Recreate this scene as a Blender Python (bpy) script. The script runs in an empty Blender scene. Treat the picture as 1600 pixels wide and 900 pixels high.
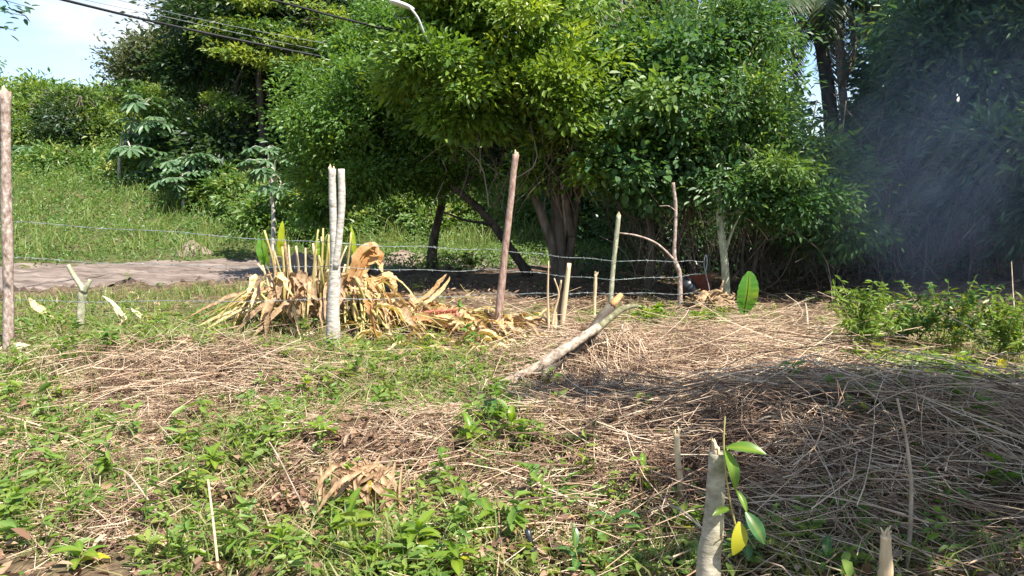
import bpy, math, random
import numpy as np
from mathutils import Vector, Matrix

rng = np.random.default_rng(11)
random.seed(5)
S = bpy.context.scene
COL = S.collection
R = math.radians

# ------------------------------------------------------------------ camera
FOC, EYE, PITCH = 1200.0, 1.5, R(7.125)          # focal length in pixels of the 1600 px wide photograph
cam = bpy.data.cameras.new('camera'); camo = bpy.data.objects.new('camera', cam); COL.objects.link(camo)
cam.sensor_width = 36.0; cam.lens = 36.0 * FOC / 1600.0; cam.clip_end = 6000; cam.clip_start = 0.05
camo.location = (0, 0, EYE); camo.rotation_euler = (R(90) - PITCH, 0, 0)
S.camera = camo

# ------------------------------------------------------------------ sky, sun, exposure
SUN_EL, SUN_AZ = R(56), math.atan2(0.68, -0.66)
W = bpy.data.worlds.new('World'); S.world = W; W.use_nodes = True
nt = W.node_tree; nt.nodes.clear()
def wn(t, **k):
    n = nt.nodes.new(t)
    for a, b in k.items(): setattr(n, a, b)
    return n
sky = wn('ShaderNodeTexSky', sky_type='NISHITA', sun_disc=False, sun_elevation=SUN_EL, sun_rotation=SUN_AZ)
sky.air_density = 1.0; sky.dust_density = 0.2; sky.ozone_density = 3.0
tc = wn('ShaderNodeTexCoord')
mp = wn('ShaderNodeMapping'); mp.inputs['Scale'].default_value = (1, 1, 2.4); mp.inputs['Location'].default_value = (0.35, 0.1, 0.2)
nz = wn('ShaderNodeTexNoise'); nz.inputs['Scale'].default_value = 3.2; nz.inputs['Detail'].default_value = 9; nz.inputs['Roughness'].default_value = 0.56
rp = wn('ShaderNodeValToRGB'); rp.color_ramp.elements[0].position = 0.49; rp.color_ramp.elements[1].position = 0.63
nz2 = wn('ShaderNodeTexNoise'); nz2.inputs['Scale'].default_value = 5.0; nz2.inputs['Detail'].default_value = 5
cr = wn('ShaderNodeValToRGB')
cr.color_ramp.elements[0].position = 0.35; cr.color_ramp.elements[0].color = (3.1, 3.6, 4.3, 1)
cr.color_ramp.elements[1].position = 0.62; cr.color_ramp.elements[1].color = (4.8, 4.9, 5.0, 1)
mx = wn('ShaderNodeMixRGB')
bg = wn('ShaderNodeBackground'); bg.inputs['Strength'].default_value = 0.10
out = wn('ShaderNodeOutputWorld')
lk = nt.links.new
lk(tc.outputs['Generated'], mp.inputs['Vector']); lk(mp.outputs[0], nz.inputs['Vector']); lk(mp.outputs[0], nz2.inputs['Vector'])
lk(nz.outputs['Fac'], rp.inputs[0]); lk(nz2.outputs['Fac'], cr.inputs[0])
lk(rp.outputs[0], mx.inputs[0]); lk(sky.outputs[0], mx.inputs[1]); lk(cr.outputs[0], mx.inputs[2])
lk(mx.outputs[0], bg.inputs[0]); lk(bg.outputs[0], out.inputs[0])

sl = bpy.data.lights.new('sun', 'SUN'); sl.energy = 5.0; sl.angle = R(0.5); sl.color = (1.0, 0.95, 0.86)
so = bpy.data.objects.new('sun', sl); COL.objects.link(so)
sd = Vector((math.sin(SUN_AZ) * math.cos(SUN_EL), math.cos(SUN_AZ) * math.cos(SUN_EL), math.sin(SUN_EL)))
so.rotation_euler = sd.to_track_quat('Z', 'Y').to_euler(); so.location = (20, -10, 40)
S.view_settings.view_transform = 'Standard'; S.view_settings.look = 'None'
S.view_settings.exposure = 1.27; S.view_settings.gamma = 1.0; S.view_settings.use_curve_mapping = False
S.render.engine = 'CYCLES'
S.cycles.max_bounces = 6; S.cycles.diffuse_bounces = 3; S.cycles.glossy_bounces = 2; S.cycles.transmission_bounces = 4
S.cycles.use_denoising = True
S.cycles.sample_clamp_indirect = 6.0

# ------------------------------------------------------------------ geometry of the picture
CP, SP = math.cos(PITCH), math.sin(PITCH)
def ray(px, py):
    a, b = (px - 800) / FOC, (450 - py) / FOC
    return np.array((a, CP + b * SP, -SP + b * CP))
def at(px, py, Y):
    d = ray(px, py); return np.array((0, 0, EYE)) + d * (Y / d[1])
def pix(x, y, z=0.0):
    f = y * CP - (z - EYE) * SP; u = y * SP + (z - EYE) * CP
    f = np.maximum(f, 0.05)
    return 800 + FOC * x / f, 450 - FOC * u / f

# ------------------------------------------------------------------ terrain height
_ph = rng.uniform(0, 6.28, (14, 2)); _di = rng.uniform(0, 6.28, 14)
def noise2(x, y, s, k0=0, n=7):
    v = 0; amp = 1.0; f = 1.0 / s
    for i in range(k0, k0 + n):
        a = _di[i % 14]
        v = v + amp * np.sin((x * np.cos(a) + y * np.sin(a)) * f * 6.28 + _ph[i % 14, 0]) * np.cos((y * np.cos(a) - x * np.sin(a)) * f * 4.7 + _ph[i % 14, 1])
        f *= 1.55; amp *= 0.66
    return v / 1.6
def sst(a, b, v):
    t = np.clip((v - a) / (b - a), 0, 1); return t * t * (3 - 2 * t)
def road_s(x, y):                                   # signed distance across the road, near side negative
    return (y - (18 + 0.5 * x)) / math.sqrt(1.25)
def road_w(x, y):
    return 2.9 - 0.9 * sst(-4, 3, x)
MOUNDS = []
def H(x, y):
    x = np.asarray(x, float); y = np.asarray(y, float)
    s = road_s(x, y); w = road_w(x, y)
    onroad = sst(0.5, -0.15, np.abs(s) - w)
    z = 0.05 * noise2(x, y, 2.3) * (1 - onroad) + 0.015 * noise2(x, y, 0.5, 3)
    t = s - w
    z = z + 1.75 * sst(0.2, 10, t) + 0.12 * noise2(x, y, 3.0, 2) * sst(0.2, 3, t)
    z = z + np.clip(y - 36, 0, 90) * 0.13 * sst(-4, -22, x)
    z = z - 0.10 * onroad + onroad * (0.05 * np.exp(-((s - 0.2) / 0.3) ** 2) - 0.04 * np.exp(-((np.abs(s) - 1.1) / 0.25) ** 2) + 0.045 * noise2(x * 0.5, y, 0.7, 5))
    z = z + (0.13 + 0.10 * noise2(x, y, 0.9, 4)) * np.exp(-((s + w + 0.1) / 0.38) ** 2) * sst(2, -3, x)
    for (mx_, my_, rx_, ry_, h_) in MOUNDS:
        z = z + h_ * np.exp(-(((x - mx_) / rx_) ** 2 + ((y - my_) / ry_) ** 2) ** 1.2)
    z = z + 0.25 * sst(3.5, 7.5, x) * sst(6, 10, y) * sst(20, 14, y)
    return z
def gp(px, py):                                     # where the ray through a pixel meets the ground
    d = ray(px, py); t = np.geomspace(1.0, 80, 260); x, y, z = d[0] * t, d[1] * t, EYE + d[2] * t
    k = np.nonzero(z <= H(x, y))[0]; k = max(int(k[0]), 1) if len(k) else 259
    t = np.linspace(t[k - 1], t[k], 40); x, y, z = d[0] * t, d[1] * t, EYE + d[2] * t
    k = np.nonzero(z <= H(x, y))[0]; k = int(k[0]) if len(k) else 39
    return np.array((x[k], y[k], z[k]))
for (px, py, rx, ry, h) in ((1330, 735, 1.25, .70, .32), (330, 585, 1.0, .6, .26), (600, 690, .7, .45, .10), (120, 600, .7, .5, .12), (480, 500, 1.1, .8, .18), (1060, 555, .9, .5, .10),
                            (1480, 650, 1.2, .8, .12), (180, 640, .8, .5, .08), (640, 520, 1.3, .7, .10), (880, 680, .8, .5, .10)):
    d = ray(px, py); q = np.array((0, 0, EYE)) + d * (EYE / -d[2]); MOUNDS.append((q[0], q[1], rx, ry, h))

# ------------------------------------------------------------------ mesh helpers
class MB:
    def __init__(s): s.v = []; s.f = []; s.n = 0; s.t = []
    def add(s, v, f, tint=None):
        v = np.asarray(v, float).reshape(-1, 3); f = np.asarray(f, np.int64)
        s.v.append(v); s.f.append(f + s.n); s.n += len(v)
        s.t.append(np.zeros(len(v)) if tint is None else np.broadcast_to(np.asarray(tint, float).reshape(-1), (len(v),)))
        return s
    def mesh(s, name, mat, off=None, smooth=True):
        v = np.concatenate(s.v); t = np.concatenate(s.t)
        if off is not None: v = v - np.asarray(off)
        me = bpy.data.meshes.new(name)
        me.vertices.add(len(v)); me.vertices.foreach_set('co', v.astype(np.float32).ravel())
        tot = np.concatenate([np.full(len(f), f.shape[1], np.int64) for f in s.f])
        loops = np.concatenate([f.ravel() for f in s.f])
        me.loops.add(len(loops)); me.loops.foreach_set('vertex_index', loops.astype(np.int32))
        me.polygons.add(len(tot)); st = np.zeros(len(tot), np.int32); st[1:] = np.cumsum(tot)[:-1]
        me.polygons.foreach_set('loop_start', st)
        me.polygons.foreach_set('use_smooth', np.full(len(tot), smooth, bool))
        me.update(calc_edges=True)
        at_ = me.attributes.new('tint', 'FLOAT', 'POINT'); at_.data.foreach_set('value', t.astype(np.float32))
        me.materials.append(mat)
        return me
def unit(a): return a / np.maximum(np.linalg.norm(a, axis=-1, keepdims=True), 1e-9)
def rv(n): return unit(rng.normal(size=(n, 3)))

def tubes(mb, P, rad, sides=3, tint=None):          # P (N,K,3), rad (N,K)
    P = np.asarray(P, float); rad = np.asarray(rad, float)
    if P.ndim == 2: P = P[None]; rad = rad[None]
    N, K, _ = P.shape
    T = unit(np.gradient(P, axis=1))
    ref = rv(N)[:, None, :] if N > 1 else np.array([[[.31, .52, .79]]]) if abs(T[0, 0, 2]) < .8 else np.array([[[.9, .3, .1]]])
    A = unit(np.cross(T, np.broadcast_to(ref, T.shape))); B = np.cross(T, A)
    ang = np.arange(sides) * 2 * math.pi / sides
    V = P[:, :, None, :] + rad[:, :, None, None] * (A[:, :, None, :] * np.cos(ang)[None, None, :, None] + B[:, :, None, :] * np.sin(ang)[None, None, :, None])
    idx = np.arange(N * K * sides).reshape(N, K, sides)
    a = idx[:, :-1, :]; b = idx[:, 1:, :]; a2 = np.roll(a, -1, 2); b2 = np.roll(b, -1, 2)
    F = np.stack([a, a2, b2, b], -1).reshape(-1, 4)
    tt = None if tint is None else np.repeat(tint, K * sides)
    mb.add(V, F, tt)
    if sides > 4:                                   # caps
        n0 = mb.n - N * K * sides
        for i in range(N):
            mb.f.append((idx[i, -1, :] + n0)[None, :]); mb.f.append((idx[i, 0, ::-1] + n0)[None, :])
    return mb

def curve(pts, K=12):                               # smooth resampling of a few points
    p = np.asarray(pts, float); n = len(p)
    if n == 2: return p[0] + (p[1] - p[0]) * np.linspace(0, 1, K)[:, None]
    q = np.vstack([2 * p[0] - p[1], p, 2 * p[-1] - p[-2]]); o = []
    for u in np.linspace(0, n - 1, K):
        i = min(int(u), n - 2); t = u - i; a, b, c, d = q[i:i + 4]
        o.append(.5 * (2 * b + (c - a) * t + (2 * a - 5 * b + 4 * c - d) * t * t + (3 * b - a - 3 * c + d) * t ** 3))
    return np.array(o)

def limb(mb, pts, r0, r1, sides=8, K=14, bump=0.10):
    c = curve(pts, K); t = np.linspace(0, 1, K)
    r = (r0 + (r1 - r0) * t ** .8)
    kc = max(4, K // 3); u = np.linspace(0, kc - 1, K); lo = rng.normal(size=(kc, 4))      # slow wobble, slight fine wobble
    w = np.stack([np.interp(u, np.arange(kc), lo[:, k]) for k in range(4)], -1) + .25 * rng.normal(size=(K, 4))
    c = c + w[:, :3] * (r * bump)[:, None]
    return tubes(mb, c, r * (1 + w[:, 3] * bump * .8), sides)

def leaves(mb, P, A, N, L, Wd, kind=4, tint=None, curl=0.12):
    n = len(P); A = unit(A); Sd = unit(np.cross(A, N)); N = np.cross(Sd, A)
    L = np.broadcast_to(L, (n,))[:, None]; Wd = np.broadcast_to(Wd, (n,))[:, None]
    if kind == 4:
        V = np.stack([P, P + A * L * .45 + Sd * Wd * .5 + N * Wd * .18, P + A * L - N * L * curl, P + A * L * .45 - Sd * Wd * .5 + N * Wd * .18], 1)
        b = np.arange(n)[:, None] * 4
        F = np.concatenate([b + np.array([[0, 1, 2]]), b + np.array([[0, 2, 3]])]); k = 4
    else:
        V = np.stack([P, P + A * L * .30 + Sd * Wd * .46 + N * Wd * .16, P + A * L * .68 + Sd * Wd * .40 + N * (Wd * .14 - L * curl * .4), P + A * L - N * L * curl,
                      P + A * L * .68 - Sd * Wd * .40 + N * (Wd * .14 - L * curl * .4), P + A * L * .30 - Sd * Wd * .46 + N * Wd * .16], 1)
        b = np.arange(n)[:, None] * 6
        F = np.concatenate([b + np.array([[0, 1, 2, 3]]), b + np.array([[0, 3, 4, 5]])]); k = 6
    mb.add(V, F, None if tint is None else np.repeat(tint, k))
    return mb

def ribbons(mb, P, Wd, side, tint=None):            # P (N,K,3), Wd (N,K), side (N,3)
    N, K, _ = P.shape
    s = side[:, None, :] * Wd[:, :, None] * .5
    V = np.stack([P - s, P + s], 2); idx = np.arange(N * K * 2).reshape(N, K, 2)
    F = np.stack([idx[:, :-1, 0], idx[:, :-1, 1], idx[:, 1:, 1], idx[:, 1:, 0]], -1).reshape(-1, 4)
    mb.add(V, F, None if tint is None else np.repeat(tint, K * 2)); return mb

# ------------------------------------------------------------------ scene-graph helpers
def props(o, label=None, cat=None, group=None, kind=None):
    if label: o['label'] = label
    if cat: o['category'] = cat
    if group: o['group'] = group
    if kind: o['kind'] = kind
    return o
def thing(name, loc, label, cat, group=None):
    o = bpy.data.objects.new(name, None); o.empty_display_size = .1; COL.objects.link(o); o.location = [float(c) for c in loc]
    return props(o, label, cat, group)
def part(name, mb, mat, root=None, smooth=True, kind=None, label=None):
    off = None
    if root is not None:
        off = np.array(root.location)
        if root.parent is not None: off = off + np.array(root.parent.location)
    me = mb.mesh(name, mat, off, smooth); o = bpy.data.objects.new(name, me); COL.objects.link(o)
    if root is not None: o.parent = root
    if kind: o['kind'] = kind
    if label: o['label'] = label
    return o
def place(name, me, root, pos, A, N, sc):           # an object with shared mesh data, x = along the leaf, z = its face
    A = unit(np.asarray(A, float)); Sd = unit(np.cross(N, A)); N = np.cross(A, Sd)
    o = bpy.data.objects.new(name, me); COL.objects.link(o)
    M = Matrix(((A[0], Sd[0], N[0], 0), (A[1], Sd[1], N[1], 0), (A[2], Sd[2], N[2], 0), (0, 0, 0, 1)))
    p = np.asarray(pos, float)
    if root is not None: o.parent = root; p = p - np.array(root.location)
    sc = np.broadcast_to(sc, (3,))
    o.matrix_basis = Matrix.Translation(Vector(p)) @ M @ Matrix.Diagonal(Vector((*[float(q) for q in sc], 1)))
    return o
def dup(root, loc, rz, sc, label=None):
    c = root.copy(); COL.objects.link(c); c.location = [float(q) for q in loc]; c.rotation_euler = (0, 0, rz); c.scale = sc if hasattr(sc, '__len__') else (sc, sc, sc)
    if label: c['label'] = label
    for ch in root.children:
        d = ch.copy(); COL.objects.link(d); d.parent = c
    return c

# ------------------------------------------------------------------ materials
def mat_new(name):
    m = bpy.data.materials.new(name); m.use_nodes = True; n = m.node_tree; n.nodes.clear(); return m, n
def nd(n, t, **k):
    q = n.nodes.new(t)
    for a, b in k.items(): setattr(q, a, b)
    return q
def ramp(n, cols):
    q = nd(n, 'ShaderNodeValToRGB'); e = q.color_ramp.elements
    while len(e) < len(cols): e.new(.5)
    for i, c in enumerate(cols):
        e[i].position = i / (len(cols) - 1) if len(c) == 3 else c[3]; e[i].color = (c[0], c[1], c[2], 1)
    return q
def leaf_mat(name, cols, young=None, rough=.45, trans=.38, tboost=1.6, spec=.5, scale=1.2, blotch=.9):
    m, n = mat_new(name); L = n.links.new
    g = nd(n, 'ShaderNodeNewGeometry'); rmp = ramp(n, cols)
    tcd = nd(n, 'ShaderNodeTexCoord'); no = nd(n, 'ShaderNodeTexNoise'); no.inputs['Scale'].default_value = scale; no.inputs['Detail'].default_value = 3 if blotch < 1 else 7
    L(tcd.outputs['Object'], no.inputs['Vector'])
    ma = nd(n, 'ShaderNodeMath', operation='MULTIPLY_ADD'); ma.inputs[1].default_value = blotch; ma.inputs[2].default_value = -blotch / 2; L(no.outputs['Fac'], ma.inputs[0])
    ad = nd(n, 'ShaderNodeMath', operation='ADD', use_clamp=True); L(ma.outputs[0], ad.inputs[0]); L(g.outputs['Random Per Island'], ad.inputs[1]); L(ad.outputs[0], rmp.inputs[0])
    col = rmp.outputs[0]
    if young:
        a = nd(n, 'ShaderNodeAttribute', attribute_name='tint'); mi = nd(n, 'ShaderNodeMixRGB'); mi.inputs[2].default_value = (*young, 1)
        L(a.outputs['Fac'], mi.inputs[0]); L(col, mi.inputs[1]); col = mi.outputs[0]
    p = nd(n, 'ShaderNodeBsdfPrincipled'); p.inputs['Roughness'].default_value = rough; p.inputs['Specular IOR Level'].default_value = spec
    L(col, p.inputs['Base Color'])
    o = nd(n, 'ShaderNodeOutputMaterial')
    if trans > 0:
        h = nd(n, 'ShaderNodeMixRGB', blend_type='MULTIPLY'); h.inputs[0].default_value = 1; h.inputs[2].default_value = (tboost * 1.15, tboost * 1.1, tboost * .45, 1)
        L(col, h.inputs[1]); t = nd(n, 'ShaderNodeBsdfTranslucent'); L(h.outputs[0], t.inputs[0])
        x = nd(n, 'ShaderNodeMixShader'); x.inputs[0].default_value = trans; L(p.outputs[0], x.inputs[1]); L(t.outputs[0], x.inputs[2]); L(x.outputs[0], o.inputs[0])
    else: L(p.outputs[0], o.inputs[0])
    return m
def solid_mat(name, cols, scale=8, stretch=(1, 1, 1), rough=.8, bump=.3, detail=6, spec=.25, metal=0.0, island=0.0, bdist=.01):
    m, n = mat_new(name); L = n.links.new
    tcd = nd(n, 'ShaderNodeTexCoord'); mpn = nd(n, 'ShaderNodeMapping'); mpn.inputs['Scale'].default_value = stretch
    no = nd(n, 'ShaderNodeTexNoise'); no.inputs['Scale'].default_value = scale; no.inputs['Detail'].default_value = detail; no.inputs['Roughness'].default_value = .62
    L(tcd.outputs['Object'], mpn.inputs[0]); L(mpn.outputs[0], no.inputs['Vector'])
    k = len(cols) - 1
    rmp = ramp(n, [(c[0], c[1], c[2], .30 + .42 * i / k) for i, c in enumerate(cols)])
    src = no.outputs['Fac']
    if island:
        g = nd(n, 'ShaderNodeNewGeometry'); ma = nd(n, 'ShaderNodeMath', operation='MULTIPLY_ADD'); ma.inputs[1].default_value = island; ma.inputs[2].default_value = -island / 2
        L(g.outputs['Random Per Island'], ma.inputs[0]); ad = nd(n, 'ShaderNodeMath', operation='ADD', use_clamp=True); L(ma.outputs[0], ad.inputs[0]); L(src, ad.inputs[1]); src = ad.outputs[0]
    L(src, rmp.inputs[0])
    p = nd(n, 'ShaderNodeBsdfPrincipled'); p.inputs['Roughness'].default_value = rough; p.inputs['Specular IOR Level'].default_value = spec; p.inputs['Metallic'].default_value = metal
    L(rmp.outputs[0], p.inputs['Base Color'])
    if bump:
        b = nd(n, 'ShaderNodeBump'); b.inputs['Strength'].default_value = bump; b.inputs['Distance'].default_value = bdist; L(no.outputs['Fac'], b.inputs['Height']); L(b.outputs[0], p.inputs['Normal'])
    o = nd(n, 'ShaderNodeOutputMaterial'); L(p.outputs[0], o.inputs[0]); return m

M_A = leaf_mat('leaf_broad_tree', [(.062, .135, .020), (.10, .19, .024), (.14, .225, .03)], (.32, .39, .05))
M_B = leaf_mat('leaf_side_tree', [(.05, .125, .026), (.08, .175, .032), (.115, .21, .036)], (.28, .37, .06))
M_C = leaf_mat('leaf_thicket', [(.036, .10, .034), (.058, .135, .044), (.085, .17, .055)], (.28, .37, .06))
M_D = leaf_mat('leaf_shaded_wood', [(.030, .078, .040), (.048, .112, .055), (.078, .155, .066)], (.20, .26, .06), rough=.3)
M_E = leaf_mat('leaf_tall_tree', [(.014, .038, .016), (.022, .052, .018), (.034, .07, .022)], (.20, .28, .03))
M_F = leaf_mat('leaf_grey_tree', [(.045, .07, .028), (.075, .095, .042), (.11, .12, .06)], (.14, .16, .07))
M_G = leaf_mat('leaf_hillside', [(.06, .13, .03), (.09, .175, .035), (.13, .21, .04)], (.27, .32, .06))
M_CEC = leaf_mat('leaf_palmate', [(.065, .14, .06), (.095, .18, .08), (.135, .225, .11)], None, trans=.3, tboost=1.2)
M_PALM = leaf_mat('leaf_palm', [(.035, .06, .02), (.055, .085, .028), (.09, .11, .04)], (.27, .21, .13), trans=.25)
M_WEED = leaf_mat('leaf_weeds', [(.085, .165, .03), (.125, .215, .038), (.17, .26, .05)], (.34, .37, .08), scale=2.0)
M_BANK = leaf_mat('leaf_bank', [(.07, .15, .035), (.10, .195, .045), (.14, .23, .055)], (.30, .33, .10), scale=.5)
M_GRASS = leaf_mat('grass_blades', [(.10, .175, .035), (.16, .235, .05), (.24, .285, .085)], (.42, .36, .20), scale=1.5)
M_SEED = leaf_mat('leaf_seedling', [(.075, .17, .02), (.11, .22, .025), (.16, .27, .03)], (.42, .40, .03), trans=.42, rough=.38)
M_SEEDD = leaf_mat('leaf_seedling_dark', [(.035, .11, .03), (.05, .14, .04), (.07, .17, .05)], (.42, .40, .03), trans=.35, rough=.35)
M_YEL = leaf_mat('leaf_yellow', [(.45, .40, .02), (.52, .46, .03)], None, trans=.4, tboost=1.0)
M_DRY = leaf_mat('dry_leaf', [(.16, .09, .04), (.42, .28, .12), (.64, .50, .25), (.74, .63, .36), (.36, .22, .09)], (.42, .18, .05), trans=.28, tboost=1.0, rough=.6, scale=22, blotch=2.4)
M_DRYB = leaf_mat('withered_leaf', [(.10, .06, .035), (.26, .155, .085), (.40, .255, .14), (.52, .36, .21)], None, trans=.22, tboost=1.0, rough=.65, scale=30, blotch=2.2)
M_LITTER = leaf_mat('leaf_litter', [(.10, .055, .035), (.20, .11, .07), (.32, .19, .11), (.42, .30, .2)], None, trans=.1, tboost=.9, rough=.7, scale=1.5)
M_STRAW = solid_mat('cut_straw', [(.13, .074, .047), (.30, .19, .12), (.48, .335, .215), (.64, .50, .355)], scale=2.2, rough=.6, bump=0, island=.55, spec=.4)
M_STALK = leaf_mat('green_stalk', [(.28, .27, .07), (.42, .36, .12), (.52, .42, .18)], None, trans=.15, tboost=1, rough=.5, scale=4)
M_BIG = leaf_mat('leaf_heliconia', [(.05, .20, .03), (.075, .26, .035)], (.45, .50, .03), trans=.45, tboost=1.4, rough=.35, scale=3)
M_RED = leaf_mat('red_bract', [(.46, .13, .085), (.58, .21, .14)], None, trans=.2, tboost=1, rough=.45)
M_FLOWER = leaf_mat('yellow_petal', [(.80, .66, .02), (.85, .74, .03)], None, trans=.3, tboost=1.0)
M_BARKW = solid_mat('pale_bark', [(.16, .13, .10), (.40, .36, .31), (.52, .48, .42), (.64, .59, .53)], scale=26, stretch=(.6, .6, 1.5), bump=.7)
M_BARKP = solid_mat('lichen_bark', [(.12, .08, .06), (.28, .20, .16), (.42, .34, .29), (.60, .53, .48)], scale=30, stretch=(1, 1, .6), bump=.8)
M_BARKR = solid_mat('reddish_bark', [(.15, .085, .065), (.26, .16, .125), (.36, .25, .20), (.46, .36, .31)], scale=30, stretch=(1, 1, .4), bump=.7)
M_BARKG = solid_mat('greenish_bark', [(.16, .17, .10), (.28, .28, .18), (.42, .40, .28), (.5, .48, .36)], scale=24, stretch=(1, 1, .5), bump=.6)
M_BARKD = solid_mat('dark_bark', [(.030, .024, .018), (.06, .048, .036), (.10, .08, .06), (.16, .135, .11)], scale=7, stretch=(1, 1, .35), bump=.8, bdist=.03)
M_BARKT = solid_mat('tree_bark', [(.04, .032, .024), (.08, .065, .05), (.13, .105, .08), (.22, .18, .14)], scale=7, stretch=(1, 1, .35), bump=.7, bdist=.02)
M_BARKS = solid_mat('smooth_stump_bark', [(.17, .155, .10), (.29, .26, .185), (.42, .375, .28), (.53, .47, .37)], scale=18, stretch=(.6, .6, 1.2), bump=.6, bdist=.015)
M_BARKL = solid_mat('mossy_bark', [(.06, .055, .03), (.14, .13, .07), (.24, .22, .13), (.36, .33, .22)], scale=24, bump=.8)
M_WOOD = solid_mat('bare_wood', [(.42, .30, .17), (.58, .44, .27), (.70, .56, .38)], scale=14, stretch=(1, 1, .12), bump=.3)
M_CUT = solid_mat('fresh_cut_wood', [(.34, .15, .05), (.52, .28, .12), (.64, .40, .20)], scale=45, bump=.6)
M_LOG = solid_mat('weathered_log', [(.11, .08, .058), (.27, .21, .16), (.42, .345, .265), (.54, .46, .37)], scale=22, stretch=(1, 1, 1), bump=.8)
M_TWIG = solid_mat('dry_twig', [(.17, .12, .09), (.33, .26, .19), (.50, .42, .32)], scale=7, bump=.2, island=.4)
M_VINE = solid_mat('vine', [(.08, .06, .045), (.17, .13, .10), (.28, .22, .17)], scale=4, bump=0, island=.5)
M_WIRE = solid_mat('galvanised_wire', [(.20, .22, .22), (.42, .46, .46)], scale=30, rough=.42, metal=.35, bump=0, spec=.5)
M_CABLE = solid_mat('black_cable', [(.012, .012, .013), (.03, .03, .032)], scale=5, rough=.6, bump=0)
M_CABLEG = solid_mat('grey_cable', [(.16, .17, .19), (.24, .25, .27)], scale=5, rough=.6, bump=0)
M_LAMP = solid_mat('lamp_housing', [(.66, .67, .68), (.78, .79, .8)], scale=4, rough=.35, bump=0, spec=.5)
M_POLE = solid_mat('concrete_pole', [(.07, .06, .05), (.13, .115, .095)], scale=12, bump=.3)
M_RUST = solid_mat('reddish_brown_sheet', [(.10, .032, .022), (.17, .055, .036), (.24, .09, .06)], scale=6, rough=.6, bump=.2)
M_BLACK = solid_mat('black_plastic', [(.012, .013, .016), (.03, .032, .038)], scale=12, rough=.4, bump=0, spec=.5)
M_ROOT = solid_mat('knotted_roots', [(.06, .04, .025), (.20, .13, .075), (.40, .27, .15), (.50, .36, .22)], scale=14, bump=.8, bdist=.02)
M_DIRT = solid_mat('dirt_pile_soil', [(.12, .085, .065), (.22, .165, .13), (.31, .24, .19)], scale=6, bump=.8, bdist=.03)

# ground and road materials
def ground_mat():
    m, n = mat_new('ground_soil'); L = n.links.new
    tcd = nd(n, 'ShaderNodeTexCoord'); no = nd(n, 'ShaderNodeTexNoise'); no.inputs['Scale'].default_value = 9; no.inputs['Detail'].default_value = 9; no.inputs['Roughness'].default_value = .7
    nb = nd(n, 'ShaderNodeTexNoise'); nb.inputs['Scale'].default_value = 1.1; nb.inputs['Detail'].default_value = 4
    L(tcd.outputs['Object'], no.inputs['Vector']); L(tcd.outputs['Object'], nb.inputs['Vector'])
    a = ramp(n, [(.035, .024, .016, .3), (.10, .066, .043, .48), (.20, .14, .09, .62), (.33, .25, .165, .75)]); L(no.outputs['Fac'], a.inputs[0])
    b = ramp(n, [(.03, .045, .012, .3), (.06, .085, .02, .5), (.13, .14, .05, .7)]); L(no.outputs['Fac'], b.inputs[0])
    at_ = nd(n, 'ShaderNodeAttribute', attribute_name='tint')
    ad = nd(n, 'ShaderNodeMath', operation='MULTIPLY'); L(at_.outputs['Fac'], ad.inputs[0]); L(nb.outputs['Fac'], ad.inputs[1])
    ad2 = nd(n, 'ShaderNodeMath', operation='MULTIPLY', use_clamp=True); ad2.inputs[1].default_value = 1.7; L(ad.outputs[0], ad2.inputs[0])
    mi = nd(n, 'ShaderNodeMixRGB'); L(ad2.outputs[0], mi.inputs[0]); L(a.outputs[0], mi.inputs[1]); L(b.outputs[0], mi.inputs[2])
    p = nd(n, 'ShaderNodeBsdfPrincipled'); p.inputs['Roughness'].default_value = .9; p.inputs['Specular IOR Level'].default_value = .15; L(mi.outputs[0], p.inputs['Base Color'])
    bu = nd(n, 'ShaderNodeBump'); bu.inputs['Strength'].default_value = .7; bu.inputs['Distance'].default_value = .03; L(no.outputs['Fac'], bu.inputs['Height']); L(bu.outputs[0], p.inputs['Normal'])
    o = nd(n, 'ShaderNodeOutputMaterial'); L(p.outputs[0], o.inputs[0]); return m
def road_mat():
    m, n = mat_new('road_dirt'); L = n.links.new
    tcd = nd(n, 'ShaderNodeTexCoord'); mpn = nd(n, 'ShaderNodeMapping'); mpn.inputs['Rotation'].default_value = (0, 0, -math.atan(.5)); mpn.inputs['Scale'].default_value = (.35, 1.6, 1)
    no = nd(n, 'ShaderNodeTexNoise'); no.inputs['Scale'].default_value = 3.4; no.inputs['Detail'].default_value = 12; no.inputs['Roughness'].default_value = .68
    L(tcd.outputs['Object'], mpn.inputs[0]); L(mpn.outputs[0], no.inputs['Vector'])
    a = ramp(n, [(.075, .054, .043, .32), (.155, .119, .098, .46), (.23, .182, .153, .58), (.34, .28, .24, .74)]); L(no.outputs['Fac'], a.inputs[0])
    at_ = nd(n, 'ShaderNodeAttribute', attribute_name='tint'); mi = nd(n, 'ShaderNodeMixRGB'); mi.inputs[2].default_value = (.06, .040, .031, 1)
    L(at_.outputs['Fac'], mi.inputs[0]); L(a.outputs[0], mi.inputs[1])
    p = nd(n, 'ShaderNodeBsdfPrincipled'); p.inputs['Roughness'].default_value = .9; p.inputs['Specular IOR Level'].default_value = .2; L(mi.outputs[0], p.inputs['Base Color'])
    bu = nd(n, 'ShaderNodeBump'); bu.inputs['Strength'].default_value = .8; bu.inputs['Distance'].default_value = .04; L(no.outputs['Fac'], bu.inputs['Height']); L(bu.outputs[0], p.inputs['Normal'])
    o = nd(n, 'ShaderNodeOutputMaterial'); L(p.outputs[0], o.inputs[0]); return m

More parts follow.
